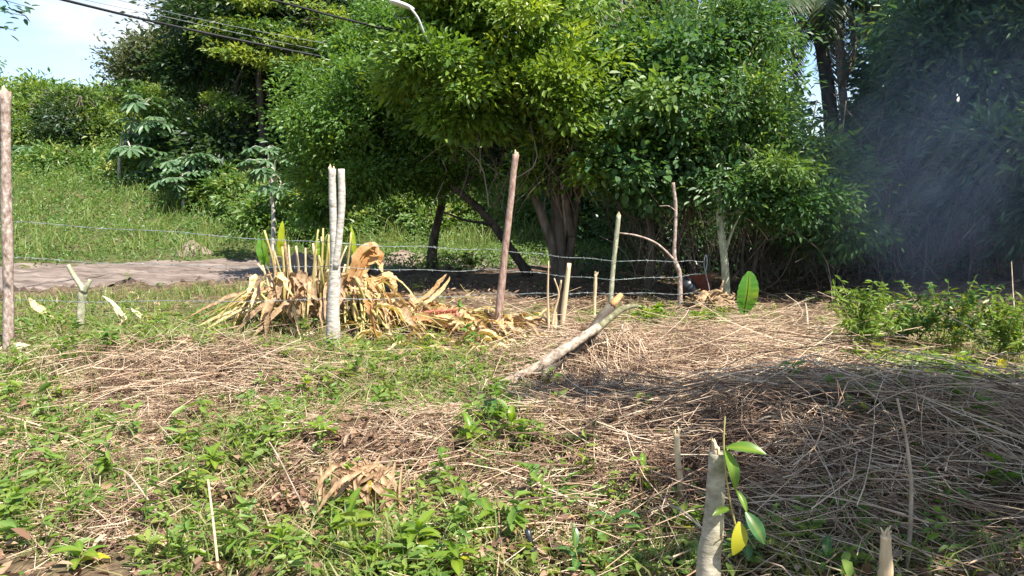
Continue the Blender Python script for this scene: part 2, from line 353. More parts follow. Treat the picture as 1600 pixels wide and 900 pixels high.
# ------------------------------------------------------------------ cover maps of the ground (design positions)
def ell(px, py, E):
    v = np.zeros_like(px)
    for (cx, cy, rx, ry, k) in E:
        v = np.maximum(v, k * np.exp(-(((px - cx) / rx) ** 2 + ((py - cy) / ry) ** 2) ** 1.4))
    return v
E_GREEN = [(170, 515, 330, 45, .95), (30, 600, 110, 70, .8), (610, 590, 200, 60, 1), (470, 620, 80, 60, .7), (740, 560, 120, 40, .5), (400, 700, 110, 80, .9), (110, 680, 110, 40, .75),
           (60, 800, 120, 70, .8), (620, 860, 210, 80, .95), (780, 690, 80, 60, .8), (330, 860, 110, 60, .7), (1060, 505, 160, 26, .8), (1450, 560, 220, 75, .85), (980, 860, 170, 70, .7),
           (1230, 860, 170, 60, .6), (820, 520, 60, 30, .6), (640, 500, 50, 50, .2), (1480, 690, 130, 45, .55), (240, 760, 120, 50, .5), (520, 560, 150, 50, .7), (880, 730, 80, 60, .35), (-300, 650, 300, 200, .8), (1450, 840, 220, 70, .5), (1300, 700, 60, 25, .4), (1900, 600, 250, 200, .7)]
E_STRAW = [(1150, 580, 330, 95, 1), (1450, 680, 300, 90, 1), (1280, 760, 420, 110, 1), (310, 600, 210, 65, 1.4), (650, 690, 260, 60, .8), (920, 650, 150, 70, .9), (200, 700, 160, 50, .7),
           (150, 820, 170, 50, .7), (760, 760, 230, 60, .7), (900, 560, 120, 60, .95), (60, 560, 100, 40, .5), (500, 730, 160, 50, .6), (1750, 750, 300, 150, .8), (-200, 750, 250, 150, .6), (620, 530, 200, 40, .35)]
E_LITTER = [(1150, 600, 380, 110, .35), (1300, 760, 380, 110, .4), (320, 600, 200, 65, .5), (560, 760, 240, 110, 1), (700, 830, 220, 80, .9), (1000, 640, 300, 80, .5), (900, 800, 220, 90, .8), (250, 650, 220, 80, .4), (760, 440, 260, 40, .6), (1150, 470, 400, 30, .4)]
E_BARE = [(300, 598, 180, 45, 1), (620, 690, 150, 40, .6), (150, 830, 120, 45, .5), (1100, 600, 330, 70, .7)]
def ground_pts(n, y0=2.4, y1=11.5, xs=None):        # scattered on the ground, denser close by
    u = rng.random(n); y = 1 / (1 / y0 + (1 / y1 - 1 / y0) * u) * .5 + .5 * (y0 + (y1 - y0) * u)
    x = (rng.random(n) * 2 - 1) * (y * .74 + .9)
    return x, y
def offroad(x, y): return road_s(x, y) + road_w(x, y) < -0.05

# ------------------------------------------------------------------ ground and road
def axis(segs): return np.unique(np.concatenate([np.arange(a, b, s) for a, b, s in segs]))
gx = axis([(-2000, -400, 400), (-400, -60, 40), (-60, -12, 1.2), (-12, 12, .125), (12, 60, 1.2), (60, 400, 40), (400, 2001, 400)])
gy = axis([(-2000, -200, 400), (-200, -20, 30), (-20, 1.5, 1.0), (1.5, 13, .125), (13, 40, .33), (40, 130, 3), (130, 400, 40), (400, 3001, 400)])
GX, GY = np.meshgrid(gx, gy); GZ = H(GX, GY)
rs = np.abs(road_s(GX, GY)) - road_w(GX, GY)
GZ = np.where((rs < -.35), GZ - .10, GZ)
ppx, ppy = pix(GX, GY, GZ)
gt = np.where(GY > 1.5, ell(ppx, ppy, E_GREEN), .5); gt = np.where(road_s(GX, GY) > 0, .9, gt)
idx = np.arange(GX.size).reshape(GX.shape)
F = np.stack([idx[:-1, :-1], idx[:-1, 1:], idx[1:, 1:], idx[1:, :-1]], -1).reshape(-1, 4)
mb = MB(); mb.add(np.stack([GX, GY, GZ], -1), F, gt.ravel())
props(part('ground', mb, ground_mat()), 'uneven brown soil of the cleared plot and the bank', kind='structure')
u = np.arange(-40, 16, .16); vv = np.linspace(-1, 1, 46)
U, V = np.meshgrid(u, vv)
hw = road_w(U, 0) + .25 + .18 * noise2(U, V * 0, 3.1, 2)
Sx = V * hw
X = U - Sx * .5 / math.sqrt(1.25); Y = 18 + .5 * U + Sx / math.sqrt(1.25)
Z = H(X, Y) + .012
fade = np.abs(V) > .985; Z = np.where(fade, Z - .06, Z)
mud = np.clip(sst(-.45, -.70, V + .10 * noise2(U, V, 1.3, 3)) * (.8 + .4 * noise2(U, V, .8, 6)), 0, 1) * sst(5, -2, U)
idx = np.arange(U.size).reshape(U.shape)
F = np.stack([idx[:-1, :-1], idx[:-1, 1:], idx[1:, 1:], idx[1:, :-1]], -1).reshape(-1, 4)
mb = MB(); mb.add(np.stack([X, Y, Z], -1), F, mud.ravel())
props(part('dirt_road', mb, road_mat()), 'pale rutted dirt road crossing behind the fence', kind='structure')
# clods along the dug edge of the road
n = 1600; uu = rng.uniform(-22, -2.0, n); ss = -road_w(uu, 0) + rng.normal(.30, .32, n)
cx_, cy_ = uu - ss * .5 / 1.118, 18 + .5 * uu + ss / 1.118
mb = MB(); ico = np.array([(0, 0, 1), (.9, 0, .2), (.25, .85, .2), (-.75, .5, .25), (-.7, -.55, .2), (.3, -.85, .2)]); tri = np.array([(0, 1, 2), (0, 2, 3), (0, 3, 4), (0, 4, 5), (0, 5, 1)])
sz = rng.gamma(2, .024, n).clip(0, .085)[:, None, None]
Vc = np.stack([cx_, cy_, H(cx_, cy_)], -1)[:, None, :] + ico[None] * sz * rng.uniform(.6, 1.4, (n, 6, 3)); Fc = (np.arange(n)[:, None, None] * 6 + tri[None]).reshape(-1, 3)
mb.add(Vc, Fc)
props(part('soil_clods', mb, solid_mat('dark_clods', [(.05, .032, .024), (.11, .075, .056), (.2, .15, .12)], scale=5, island=.4, bump=.4), smooth=False), 'dark damp clods along the dug near edge of the road', kind='stuff')

# ------------------------------------------------------------------ trees
def crown(blobs, cpb, lpc, cr, L, Wd, kind=4, droop=.25, young=.25, flat=.65, up=.9, twigs=True, jitter=.7, shell=.6, bough=8):
    lm, tm = MB(), MB()
    for (C, Rr, k) in blobs:
        nC = max(3, int(cpb * k))
        nB = max(4, int(bough * k)); bu = rv(nB); bc = C + bu * (.46 + .44 * rng.random((nB, 1))) * Rr
        bR = Rr * rng.uniform(.18, .42, (nB, 1)) * np.array((1, 1, .55)); by = rng.random(nB) ** 1.5 * 2.2
        wi = rng.choice(nB, nC, p=(bR[:, 0] ** 2) / np.sum(bR[:, 0] ** 2)); uvec = rv(nC); fl = rng.random(nC) < .72; uvec[fl, 2] = np.abs(uvec[fl, 2])
        c = bc[wi] + uvec * (shell + (1 - shell) * rng.random((nC, 1)) ** .6) * bR[wi]
        lone = rng.random(nC) < .10; c[lone] = C + (uvec * Rr * rng.uniform(.7, 1.15, (nC, 1)))[lone]
        ok = c[:, 2] > H(c[:, 0], c[:, 1]) + .25; c = c[ok]; uvec = uvec[ok]; wi = wi[ok]; nC = len(c)
        if nC == 0: continue
        uvec = unit(uvec + bu[wi] * .7)
        yt = np.clip(rng.random(nC) ** 1.6 * by[wi] * young * 2 * (.3 + .7 * np.clip(uvec[:, 2] + .4, 0, 1)), 0, 1)
        crs = cr * rng.uniform(.6, 1.35, nC)
        m = lpc
        off = rng.normal(size=(nC, m, 3)) * .55 * crs[:, None, None] * np.array((1, 1, flat))
        P = (c[:, None, :] + off).reshape(-1, 3)
        A = unit(off) * .9 + uvec[:, None, :] * .55 + rng.normal(size=off.shape) * jitter * .6 + np.array((0, 0, -droop)); A = A.reshape(-1, 3)
        N = (np.array((0, 0, up * .8)) + uvec[:, None, :] * .6 + rng.normal(size=off.shape) * .55).reshape(-1, 3)
        t = np.clip(np.repeat(yt, m) + rng.normal(0, .08, nC * m), 0, 1)
        s = np.exp(rng.normal(-.08, .32, nC * m)).clip(.4, 1.8)
        leaves(lm, P, A, N, L * s, Wd * s, kind, t)
        if twigs:
            st = C + (c - C) * .35 + rng.normal(size=c.shape) * .1 * np.min(Rr); md = (st + c) / 2 + rng.normal(size=c.shape) * .12 * np.min(Rr)
            tt = np.linspace(0, 1, 4)[None, :, None]
            pts = (1 - tt) ** 2 * st[:, None] + 2 * tt * (1 - tt) * md[:, None] + tt ** 2 * c[:, None]
            rr = np.linspace(1, .35, 4)[None, :] * (np.min(Rr) * .011) * rng.uniform(.7, 1.4, (nC, 1))
            tubes(tm, pts, rr, 3)
    return lm, tm
def B(px, py, Y, rx, ry, rz, k=1.0):                # a mass of foliage: centre, radii in pixels (depth in metres)
    s = Y / FOC; return (at(px, py, Y), np.array((rx * s, ry, rz * s)), k)
def tree(name, label, base, blobs, stems, M_leaf, M_bark, cpb=60, lpc=110, cr=.35, L=.09, Wd=.04, cat='tree', group=None, vines=0, limbr=.035, **kw):
    root = thing(name, base, label, cat, group)
    lm, tm = crown(blobs, cpb, lpc, cr, L, Wd, **kw)
    tk = MB()
    for (pts, r0, r1) in stems: limb(tk, pts, r0, r1)
    ends = [np.asarray(s[0][-1]) for s in stems]
    for (C, Rr, k) in blobs:                        # limbs out to each mass
        e = min(ends, key=lambda q: np.linalg.norm(q - C)); mid = (e + C) / 2 + np.array((0, 0, .15)) + rng.normal(size=3) * .12
        limb(tk, [e, mid, C], limbr, limbr * .35, 5, 8)
        for j in range(3):
            q = C + rv(1)[0] * Rr * .7; limb(tk, [mid, (mid + q) / 2 + rng.normal(size=3) * .1, q], limbr * .45, limbr * .15, 4, 6)
    tk.add(np.concatenate(tm.v), np.concatenate(tm.f)) if tm.v else None
    part('trunk', tk, M_bark, root); part('crown', lm, M_leaf, root, smooth=False)
    return root
def gz(x, y): return np.array((x, y, float(H(x, y))))
def gat(px, Y):                                     # ground under a picture column at a given distance
    x = (px - 800) / FOC * (Y * CP + EYE * SP); return gz(x, Y)

# --- broad tree in the middle with several stems
b = gat(872, 12.0)
tA = tree('broad_tree', 'broad many-stemmed tree with bright yellow-green crown behind the fence', b,
     [B(800, 60, 11.6, 150, 1.5, 105, 1.6), B(715, 120, 11.4, 110, 1.3, 90), B(885, 150, 11.4, 100, 1.2, 100, 1.2), B(850, -50, 12, 200, 1.9, 110, 1.6), B(770, 190, 11.7, 105, 1.1, 45, .6), B(925, 250, 11.3, 70, .9, 60, .7),
      B(690, 30, 11.8, 70, 1.2, 60, .8), B(800, 150, 11.2, 90, .9, 70), B(960, 170, 11.6, 60, .9, 60, .7), B(870, 250, 11.6, 55, .8, 45, .5)],
     [([b, at(862, 380, 12), at(822, 270, 11.9), at(790, 180, 11.8)], .10, .045), ([b + (.08, 0, 0), at(876, 370, 12), at(868, 280, 12), at(850, 130, 11.9)], .11, .05),
      ([b + (.12, .05, 0), at(893, 380, 12), at(905, 290, 12), at(925, 200, 11.8)], .09, .04), ([at(895, 370, 12), at(885, 300, 11.8), at(895, 220, 11.6)], .07, .03)],
     M_A, M_BARKT, cpb=76, lpc=100, cr=.28, L=.098, Wd=.044, kind=6, young=.30)
# vines and dead twigs hanging in the lower crown
mb = MB(); n = 170
x0 = np.where(rng.random(n) < .5, rng.normal(880, 28, n), rng.uniform(690, 930, n)); y0 = rng.uniform(130, 260, n); P = []
for i in range(n):
    a = at(x0[i], y0[i], rng.uniform(11.0, 12.3)); ln = rng.uniform(.3, 1.0); e = a + np.array((rng.normal(0, .25), rng.normal(0, .15), -ln)); mid = (a + e) / 2 + rng.normal(size=3) * .14
    e[2] = max(e[2], float(H(e[0], e[1])) + .05); P.append(curve([a, mid, e], 6))
tubes(mb, np.array(P), np.repeat(rng.uniform(.003, .010, n)[:, None], 6, 1), 3)
part('vines', mb, M_VINE, tA, kind='stuff')
# ivy and hanging leaves round the stems
# --- tree on the left with dark slim trunk
b = gat(672, 15.2)
tree('side_tree', 'rounded mid-green tree with one slim dark trunk, left of the broad tree', b,
     [B(560, 150, 13.6, 100, 1.5, 85, 1.2), B(505, 220, 13.5, 55, 1.2, 75, .8), B(600, 230, 13.4, 100, 1.4, 85, 1.3), B(645, 115, 14, 95, 1.5, 85, 1.1), B(550, 290, 13.6, 70, 1, 45, .7), B(600, 60, 14.5, 60, 1.2, 60, .7),
      B(480, 170, 13.8, 35, .8, 45, .4), B(640, 275, 13.5, 70, 1, 45, .7), B(690, 190, 13.4, 60, .9, 80, .7), B(640, 10, 15, 80, 1.3, 60, .8), B(500, 295, 13.8, 45, .8, 45, .5)],
     [([b, at(678, 370, 15), at(690, 310, 14.7), at(680, 230, 14.3), at(620, 150, 14)], .12, .05)],
     M_B, M_BARKD, cpb=80, lpc=115, cr=.34, L=.085, Wd=.042, young=.22)
b = gat(828, 13.6)
tree('leaning_tree', 'dark trunk leaning to the left under sparse twiggy foliage', b,
     [B(690, 250, 13.2, 80, .9, 32, .6), B(750, 280, 13.3, 40, .6, 22, .25)],
     [([b, at(795, 385, 13.5), at(755, 332, 13.4), at(705, 290, 13.3)], .11, .05), ([at(770, 350, 13.4), at(730, 345, 13.2), at(690, 330, 13.1)], .035, .015)],
     M_B, M_BARKD, cpb=40, lpc=70, cr=.3, L=.09, Wd=.045, young=.1)
# --- thicket trees right of the broad tree
b = gat(1012, 11.4)
tree('heart_leaf_bush', 'bushy tree with pale round leaves between broad tree and pale-trunk tree', b,
     [B(1010, 175, 11, 85, 1.1, 75, 1.2), B(1045, 110, 11.5, 95, 1.2, 60), B(985, 265, 10.8, 55, .8, 48, .7), B(1060, 240, 11, 60, .8, 50, .7), B(960, 210, 11.2, 40, .7, 50, .5), B(1020, 290, 10.9, 35, .6, 30, .35), B(990, 110, 11.8, 60, 1, 40, .6)],
     [([b, at(1020, 400, 11.4), at(1010, 300, 11.3), at(1015, 200, 11.2)], .06, .03), ([b, at(1075, 340, 11.2), at(1092, 260, 11), at(1090, 190, 11)], .035, .02)],
     M_C, M_BARKT, cpb=60, lpc=85, cr=.30, L=.088, Wd=.064, kind=6, young=.18, droop=.5)
b = gat(1135, 10.0)
tree('pale_trunk_tree', 'slim tree with pale mottled trunk beside the knot of roots', b,
     [B(1180, 262, 10.4, 85, .9, 45, 1.0), B(1150, 175, 10.8, 90, 1.1, 70, 1.1), B(1180, 225, 10.9, 48, .9, 60, .9), B(1235, 310, 10.5, 75, .9, 45, .8), B(1120, 300, 10.6, 60, .8, 40, .5), B(1160, 90, 11.5, 60, 1.2, 75, 1), B(1110, 45, 12, 90, 1.3, 55, .8), B(1160, 335, 10.5, 70, .7, 35, .5)],
     [([b, at(1131, 400, 10), at(1124, 330, 10.1), at(1128, 250, 10.3), at(1150, 180, 10.6)], .055, .03), ([at(1127, 345, 10.1), at(1150, 290, 10.3), at(1185, 250, 10.4)], .03, .015), ([at(1131, 400, 10.05), at(1145, 360, 10.0), at(1160, 330, 10)], .02, .01)],
     M_C, M_BARKG, cpb=70, lpc=100, cr=.30, L=.078, Wd=.032, kind=6, young=.22)
b = gat(1170, 11.2)
tree('slanting_sapling', 'thin brown sapling slanting right from the shade behind the big single leaf', b,
     [B(1270, 300, 11.2, 70, .8, 50, .8), B(1300, 360, 11, 55, .7, 35, .4), B(1255, 255, 11.4, 40, .8, 30, .4)],
     [([b, at(1185, 390, 11.2), at(1210, 330, 11.2), at(1235, 270, 11.2)], .04, .02), ([b - (.08, 0, 0), at(1160, 400, 11.1), at(1168, 340, 11.1)], .03, .015)],
     M_C, M_BARKT, cpb=60, lpc=90, cr=.32, L=.10, Wd=.04, young=.12, kind=6)
# --- dark wood on the right
for (nm, lab, bp, bl, st) in (
    ('drooping_tree', 'dark tree with drooping sprays of long leaves, just right of the palms', (1400, 13.0),
     [B(1450, 130, 12.6, 52, 1.2, 90, 1), B(1402, 255, 12.8, 32, 1, 60, .8), B(1420, 240, 12.4, 60, 1, 80, .9), B(1470, 40, 13, 66, 1.3, 70, .9), B(1340, 330, 12.2, 60, .9, 55, .7)],
     [(1400, 380), (1395, 250), (1420, 120)]),
    ('tall_tree', 'tall dark tree with glossy leaf tufts at upper right', (1520, 12.5),
     [B(1520, 100, 12, 80, 1.2, 90, 1), B(1490, 10, 12.3, 80, 1.2, 70, .8), B(1480, 190, 12, 50, 1, 60, .8), B(1590, 40, 12, 80, 1.2, 80, .8), B(1540, 190, 12.2, 60, 1, 50, .7), B(1640, 150, 12, 80, 1.2, 90, .8)],
     [(1515, 380), (1525, 250), (1510, 90)]),
    ('glossy_shrub', 'dark glossy-leaved shrub against the right edge below the tall tree', (1585, 11.0),
     [B(1580, 250, 10.6, 60, .9, 60, 1), B(1600, 330, 10.6, 50, .8, 50, .7), B(1650, 260, 11, 70, 1, 90, .8), B(1545, 300, 10.9, 40, .7, 40, .5)],
     [(1590, 420), (1585, 340), (1590, 260)])):
    b = gat(*bp); Y = bp[1]
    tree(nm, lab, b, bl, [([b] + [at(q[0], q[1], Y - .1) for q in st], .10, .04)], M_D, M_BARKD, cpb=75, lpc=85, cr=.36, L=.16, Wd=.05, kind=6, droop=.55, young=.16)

# --- wood behind: one full tree, copied
def wood_proto(name, label, group, rad, hgt, M_l, M_b, nb=9, cpb=45, lpc=75, L=.17, Wd=.08, low=.12, cr=.55, young=.12, up=.9):
    bl = []
    for i in range(nb):
        a = 6.28 * i / nb * 2.6; f = low + (1 - low) * (i + .5) / nb; rr = rad * (.35 + .5 * math.sin(min(f, .95) * 2.6))
        bl.append((np.array((math.cos(a) * rr * .6, 300 + math.sin(a) * rr * .6, f * hgt * .92)), np.array((rr, rr, hgt / nb * 1.1)), 1.0))
    base = np.array((0., 300., 0.))
    zs = [q for q in (0, .35, .7, .92)]
    st = [([base + (rng.normal(0, .15), rng.normal(0, .15), hgt * q) for q in zs], hgt * .022, hgt * .006)]
    return bl, st, base, (M_l, M_b, cpb, lpc, cr, L, Wd, young, up)
_H = H
def make_proto(name, label, cat, group, args):
    global H
    bl, st, base, (M_l, M_b, cpb, lpc, cr_, L, Wd, yo, up) = args
    H = lambda x, y: np.zeros_like(np.asarray(x, float)) - 1.0
    o = tree(name, label, base, bl, st, M_l, M_b, cpb=cpb, lpc=lpc, cr=cr_, L=L, Wd=Wd, young=yo, cat=cat, group=group, up=up)
    H = _H
    return o
GW = 'trees of the shaded wood'
LW = 'dense dark tree in the shaded wood on the right behind the fence'
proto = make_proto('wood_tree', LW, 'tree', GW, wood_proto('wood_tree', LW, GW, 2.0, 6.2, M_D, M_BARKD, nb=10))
spots = [(960, 22, 1.1), (1030, 20, 1.0), (1080, 17, .85), (1135, 15.5, .62), (1215, 16.5, .36), (1290, 15.5, .36), (1365, 15, .5), (1490, 16, .85), (1550, 15, 1.1), (1630, 14.5, 1.2), (1700, 14, 1.2), (1780, 13, 1.2), (1530, 20, 1.3), (1470, 21, .95), (1085, 21, 1.0), (1020, 25, 1.25), (1640, 18, 1.4), (1200, 20, .42), (920, 27, 1.2), (1060, 14.5, .55), (1260, 20, .42), (1330, 19, .42), (1300, 26, .5), (1390, 24, .45), (1420, 15.5, .6)]
for i, (px, Yd, sc) in enumerate(spots):
    g = gat(px, Yd)
    lab = 'dense dark tree of the shaded wood behind the heart-leaf bush and the wires' if px < 1110 else 'low dark tree of the shaded wood below the sky gap and the palms' if px < 1400 else 'tall dark tree of the shaded wood behind the drooping tree and the tall tree'
    if i == 0: proto.location = g; proto.rotation_euler.z = 1.0; proto.scale = (sc,) * 3; proto['label'] = lab
    else: dup(proto, g, rng.uniform(0, 6.28), sc * rng.uniform(.93, 1.07), lab)
# tree trunks of slim understorey saplings in the dark
GP = 'thin poles of the understorey'
for k, (px, Yd, hh, ln) in enumerate(((1215, 12.5, 2.6, .25), (1262, 12.0, 2.2, -.2), (1300, 11.8, 2.8, .1), (1345, 12.3, 3.0, .2), (1395, 11.9, 2.4, -.1), (1440, 11.5, 2.6, .3), (1475, 12.2, 3.0, -.2), (1512, 11.2, 2.2, .2), (1556, 11.6, 2.6, -.3), (1240, 13.2, 3, .3), (1330, 13, 3, -.4))):
    g = gat(px, Yd); t = thing('sapling_pole', g, 'thin bare sapling stem standing in the dark understorey at right', 'sapling', GP); mb = MB()
    limb(mb, [g, g + (ln * .3 + rng.normal(0, .05), 0, hh * .4), g + (ln, rng.normal(0, .1), hh)], .022, .010, 6, 8); part('stem', mb, M_BARKT, t)
    mb = MB(); e = g + np.array((ln, 0, hh))
    for q in range(3): limb(mb, [g + (ln * .3, 0, hh * (.4 + .15 * q)), g + (ln * .3 + rng.normal(0, .25), rng.normal(0, .1), hh * (.6 + .12 * q)), g + (rng.normal(0, .6), rng.normal(0, .2), hh * (.75 + .1 * q))], .008, .003, 4, 6)
    part('twigs', mb, M_VINE, t)
# undergrowth and tangle in the wood
mb = MB(); n = 26000
x = rng.uniform(1.2, 15, n); y = rng.uniform(11.5, 24, n); keep = (y > 12.4 + .12 * x - 1.2 * (x > 6)) & (road_s(x, y) + road_w(x, y) < -1.0) | (x > 5.5) & (y > 11.6); x = x[keep]; y = y[keep]; n = len(x)
z = H(x, y) + rng.random(n) ** 1.6 * (.9 + .9 * (noise2(x, y, 2.2, 4) + .5).clip(0, 1.2)); P = np.stack([x, y, z], -1)
leaves(mb, P, rv(n) + np.array((0, 0, -.2)), rng.normal(size=(n, 3)) * .5 + np.array((0, 0, .9)), rng.uniform(.08, .2, n), rng.uniform(.03, .08, n), 4, np.clip(rng.normal(0, .1, n), 0, 1))
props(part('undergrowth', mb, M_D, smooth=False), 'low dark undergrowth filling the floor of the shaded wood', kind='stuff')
mb = MB(); n = 1500
x = rng.uniform(1.8, 10.5, n); y = 10.6 + .06 * x + rng.gamma(2, .9, n); h0 = rng.random(n) * 1.2
a = np.stack([x, y, H(x, y) + h0 * rng.random(n)], -1); dv = np.stack([rng.normal(0, .45, n), rng.normal(0, .3, n), rng.uniform(.1, 1.7, n)], -1)
tt = np.linspace(0, 1, 5)[None, :, None]; P = a[:, None] + dv[:, None] * tt + (rng.normal(size=(n, 1, 3)) * .35) * (tt * (1 - tt))
tubes(mb, P, np.repeat(rng.uniform(.002, .006, n)[:, None], 5, 1), 3)
props(part('vine_tangle', mb, M_VINE), 'tangle of thin dry vines and stems under the shaded trees', kind='stuff')

# --- shade trees just outside the right edge (their shade lies on the plot)
b = gz(5.2, 2.2)
tree('shade_tree', 'leafy tree beyond the right edge, its shade lies over the cut stems', b,
     [(np.array((4.1, 2.55, 4.1)), np.array((1.2, .8, .6)), 1.3), (np.array((3.2, 2.95, 4.0)), np.array((.9, .5, .45)), .8), (np.array((5.1, 1.9, 4.4)), np.array((1.2, .9, .7)), 1), (np.array((2.4, 3.15, 4.2)), np.array((.5, .3, .3)), .4), (np.array((3.7, 1.4, 3.9)), np.array((1.0, .6, .5)), .8)],
     [([b, b + (-.1, .1, 1.5), b + (-.3, .3, 3.2)], .12, .07)], M_B, M_BARKT, cpb=60, lpc=60, cr=.4, L=.12, Wd=.055, young=.1)
b = gz(11.5, 7.5)
tree('canopy_tree', 'high spreading tree beyond the right edge shading the wood', b,
     [(np.array((6.9, 8.1, 7.3)), np.array((1.7, 1.3, .8)), .75), (np.array((8.2, 9.3, 8.2)), np.array((1.8, 1.5, .9)), .75), (np.array((9.6, 7.6, 7.6)), np.array((2.4, 1.9, 1.4)), 1.4), (np.array((12.5, 8.5, 8.5)), np.array((2.6, 2.2, 1.8)), 1.2), (np.array((14, 10.5, 8.0)), np.array((2.6, 2.5, 2.2)), 1.1), (np.array((11, 10.5, 9.0)), np.array((2.6, 2.0, 1.5)), .8)],
     [([b, b + (0, .1, 3), b + (-.4, .3, 6.5)], .25, .12)], M_D, M_BARKT, cpb=50, lpc=40, cr=.6, L=.2, Wd=.09, young=.1)

# --- big trees on the left
b = gat(425, 27)
tree('dark_tall_tree', 'tall dense dark-green tree with bright tufts, left of the side tree', b,
     [B(440, 190, 26.5, 110, 3, 110, 1.6), B(490, 60, 26.5, 120, 3, 90, 1.5), B(365, 245, 25.5, 65, 2.5, 80, 1), B(520, 160, 27, 80, 2.5, 110, 1), B(420, 15, 27, 120, 3, 70, 1.2), B(340, 110, 27.5, 50, 2, 70, .8), B(560, 20, 28, 110, 3, 80, 1), B(350, 30, 28, 60, 2.5, 60, .8), B(450, 290, 26, 80, 2, 50, .8)],
     [([b, b + (.2, 0, 3), at(440, 180, 27), at(450, 60, 27)], .4, .15)],
     M_E, M_BARKD, cpb=75, lpc=90, cr=.75, L=.20, Wd=.10, young=.05, limbr=.09)
b = gat(405, 24.5)
tree('feathery_tree', 'tree with flat layers of bright yellow-green leaves before the dark tall tree', b,
     [B(395, 40, 23.5, 65, .9, 12, .8), B(370, 90, 23.6, 45, .8, 10, .5), B(440, 70, 23.4, 55, .8, 11, .7), B(470, 105, 23.4, 40, .7, 10, .5), B(390, 15, 24, 60, .9, 14, .6), B(430, 100, 23.5, 40, .6, 8, .4), B(350, 60, 24, 40, .8, 12, .4), B(505, 25, 24, 45, .9, 12, .5), B(350, 165, 24, 24, .6, 12, .25)],
     [([b, at(410, 230, 24.5), at(405, 120, 24.2), at(410, 60, 24)], .16, .06)],
     M_G, M_BARKD, cpb=24, lpc=70, cr=.42, L=.16, Wd=.07, young=.9, flat=.3, limbr=.04)
b = gat(285, 34)
tree('grey_leaf_tree', 'tree with dull grey-olive leaves against the sky at left', b,
     [B(232, 100, 33, 52, 2.5, 24, 1.0), B(285, 95, 33, 48, 3, 42, 1.3), B(265, 122, 32.5, 38, 2, 20, .8), B(312, 30, 34, 42, 3, 45, 1), B(192, 112, 33, 24, 1.5, 12, .35), B(292, 190, 33.5, 40, 2, 65, 1.1), B(280, 60, 34, 28, 2, 22, .4)],
     [([b, b + (.3, 0, 4), at(290, 140, 34), at(295, 70, 34)], .35, .12)],
     M_F, M_BARKD, cpb=70, lpc=80, cr=.7, L=.20, Wd=.09, young=.15, limbr=.08)

# --- wooded hillside at left: three kinds of shrub tree, copied
GH = 'shrubby trees covering the slope at left'
kinds = []
for (nm, lab, Ml, h, r, L) in (('slope_tree', 'mid-green shrubby tree among many on the slope at left', M_G, 4.0, 1.9, .17), ('olive_slope_tree', 'olive-tinted shrubby tree among many on the slope at left', M_F, 3.6, 1.8, .17), ('dark_slope_tree', 'dark green shrubby tree among many on the slope at left', M_E, 4.2, 1.8, .17)):
    kinds.append(make_proto(nm, lab, 'tree', GH, wood_proto(nm, lab, GH, r, h, Ml, M_BARKT, nb=7, cpb=34, lpc=60, L=L, Wd=.075, low=.08, cr=.45, young=.3)))
hs = [(30, 30, 0, .9), (85, 31, 0, 1.0), (140, 29.5, 2, .9), (190, 31, 0, 1.0), (245, 30, 0, .85), (290, 31, 2, .8), (60, 35, 1, 1.05), (120, 36, 0, 1.15), (175, 35, 1, 1.0), (225, 36, 0, 1.1), (275, 37, 0, 1.0), (330, 33, 2, 1.0), (10, 38, 0, 1.2), (-40, 33, 0, 1.2), (-90, 31, 2, 1.1),
      (20, 48, 0, 1.3), (65, 47, 1, 1.2), (110, 46, 0, 1.2), (160, 44, 0, 1.1), (205, 42, 1, 1.05), (255, 43, 0, 1.1), (0, 60, 1, 1.7), (50, 62, 0, 1.55), (95, 64, 0, 1.3), (140, 66, 1, 1.2), (190, 60, 0, 1.05), (-50, 58, 0, 2.0), (240, 55, 0, 1.1), (290, 50, 0, 1.2), (340, 45, 2, 1.3), (390, 40, 2, 1.5), (450, 42, 2, 1.6), (520, 40, 2, 1.5), (600, 38, 0, 1.4), (680, 36, 2, 1.3), (750, 34, 0, 1.1), (820, 33, 2, 1.3), (880, 32, 0, 1.3),
      (720, 29, 1, .75), (800, 30, 0, .75), (650, 28, 2, .8), (580, 27, 0, .7), (530, 27.5, 2, .7), (860, 31, 1, .8)]
used = set()
for i, (px, Yd, kd, sc) in enumerate(hs):
    sc *= .84 if Yd > 41 and px < 300 else 1
    g = gat(px, Yd) - np.array((0, 0, .2)); p0 = kinds[kd]; s3 = (sc * rng.uniform(.9, 1.2), sc * rng.uniform(.9, 1.2), sc * rng.uniform(.9, 1.1))
    zone = ('at the foot of the slope, nearest the bank weeds' if Yd < 33 else 'half way up the slope' if Yd < 41 else 'on the skyline at far left') if px < 400 else 'seen in the gap under the broad tree and side tree' if Yd < 32 else 'behind the tall trees, mostly hidden'
    lab = ('mid-green', 'olive-tinted', 'dark green')[kd] + ' shrubby tree ' + zone; p0['label'] = lab if kd not in used else p0['label']
    if kd not in used: used.add(kd); p0.location = g; p0.scale = s3; p0.rotation_euler.z = rng.uniform(0, 6)
    else: dup(p0, g, rng.uniform(0, 6.28), s3, lab)

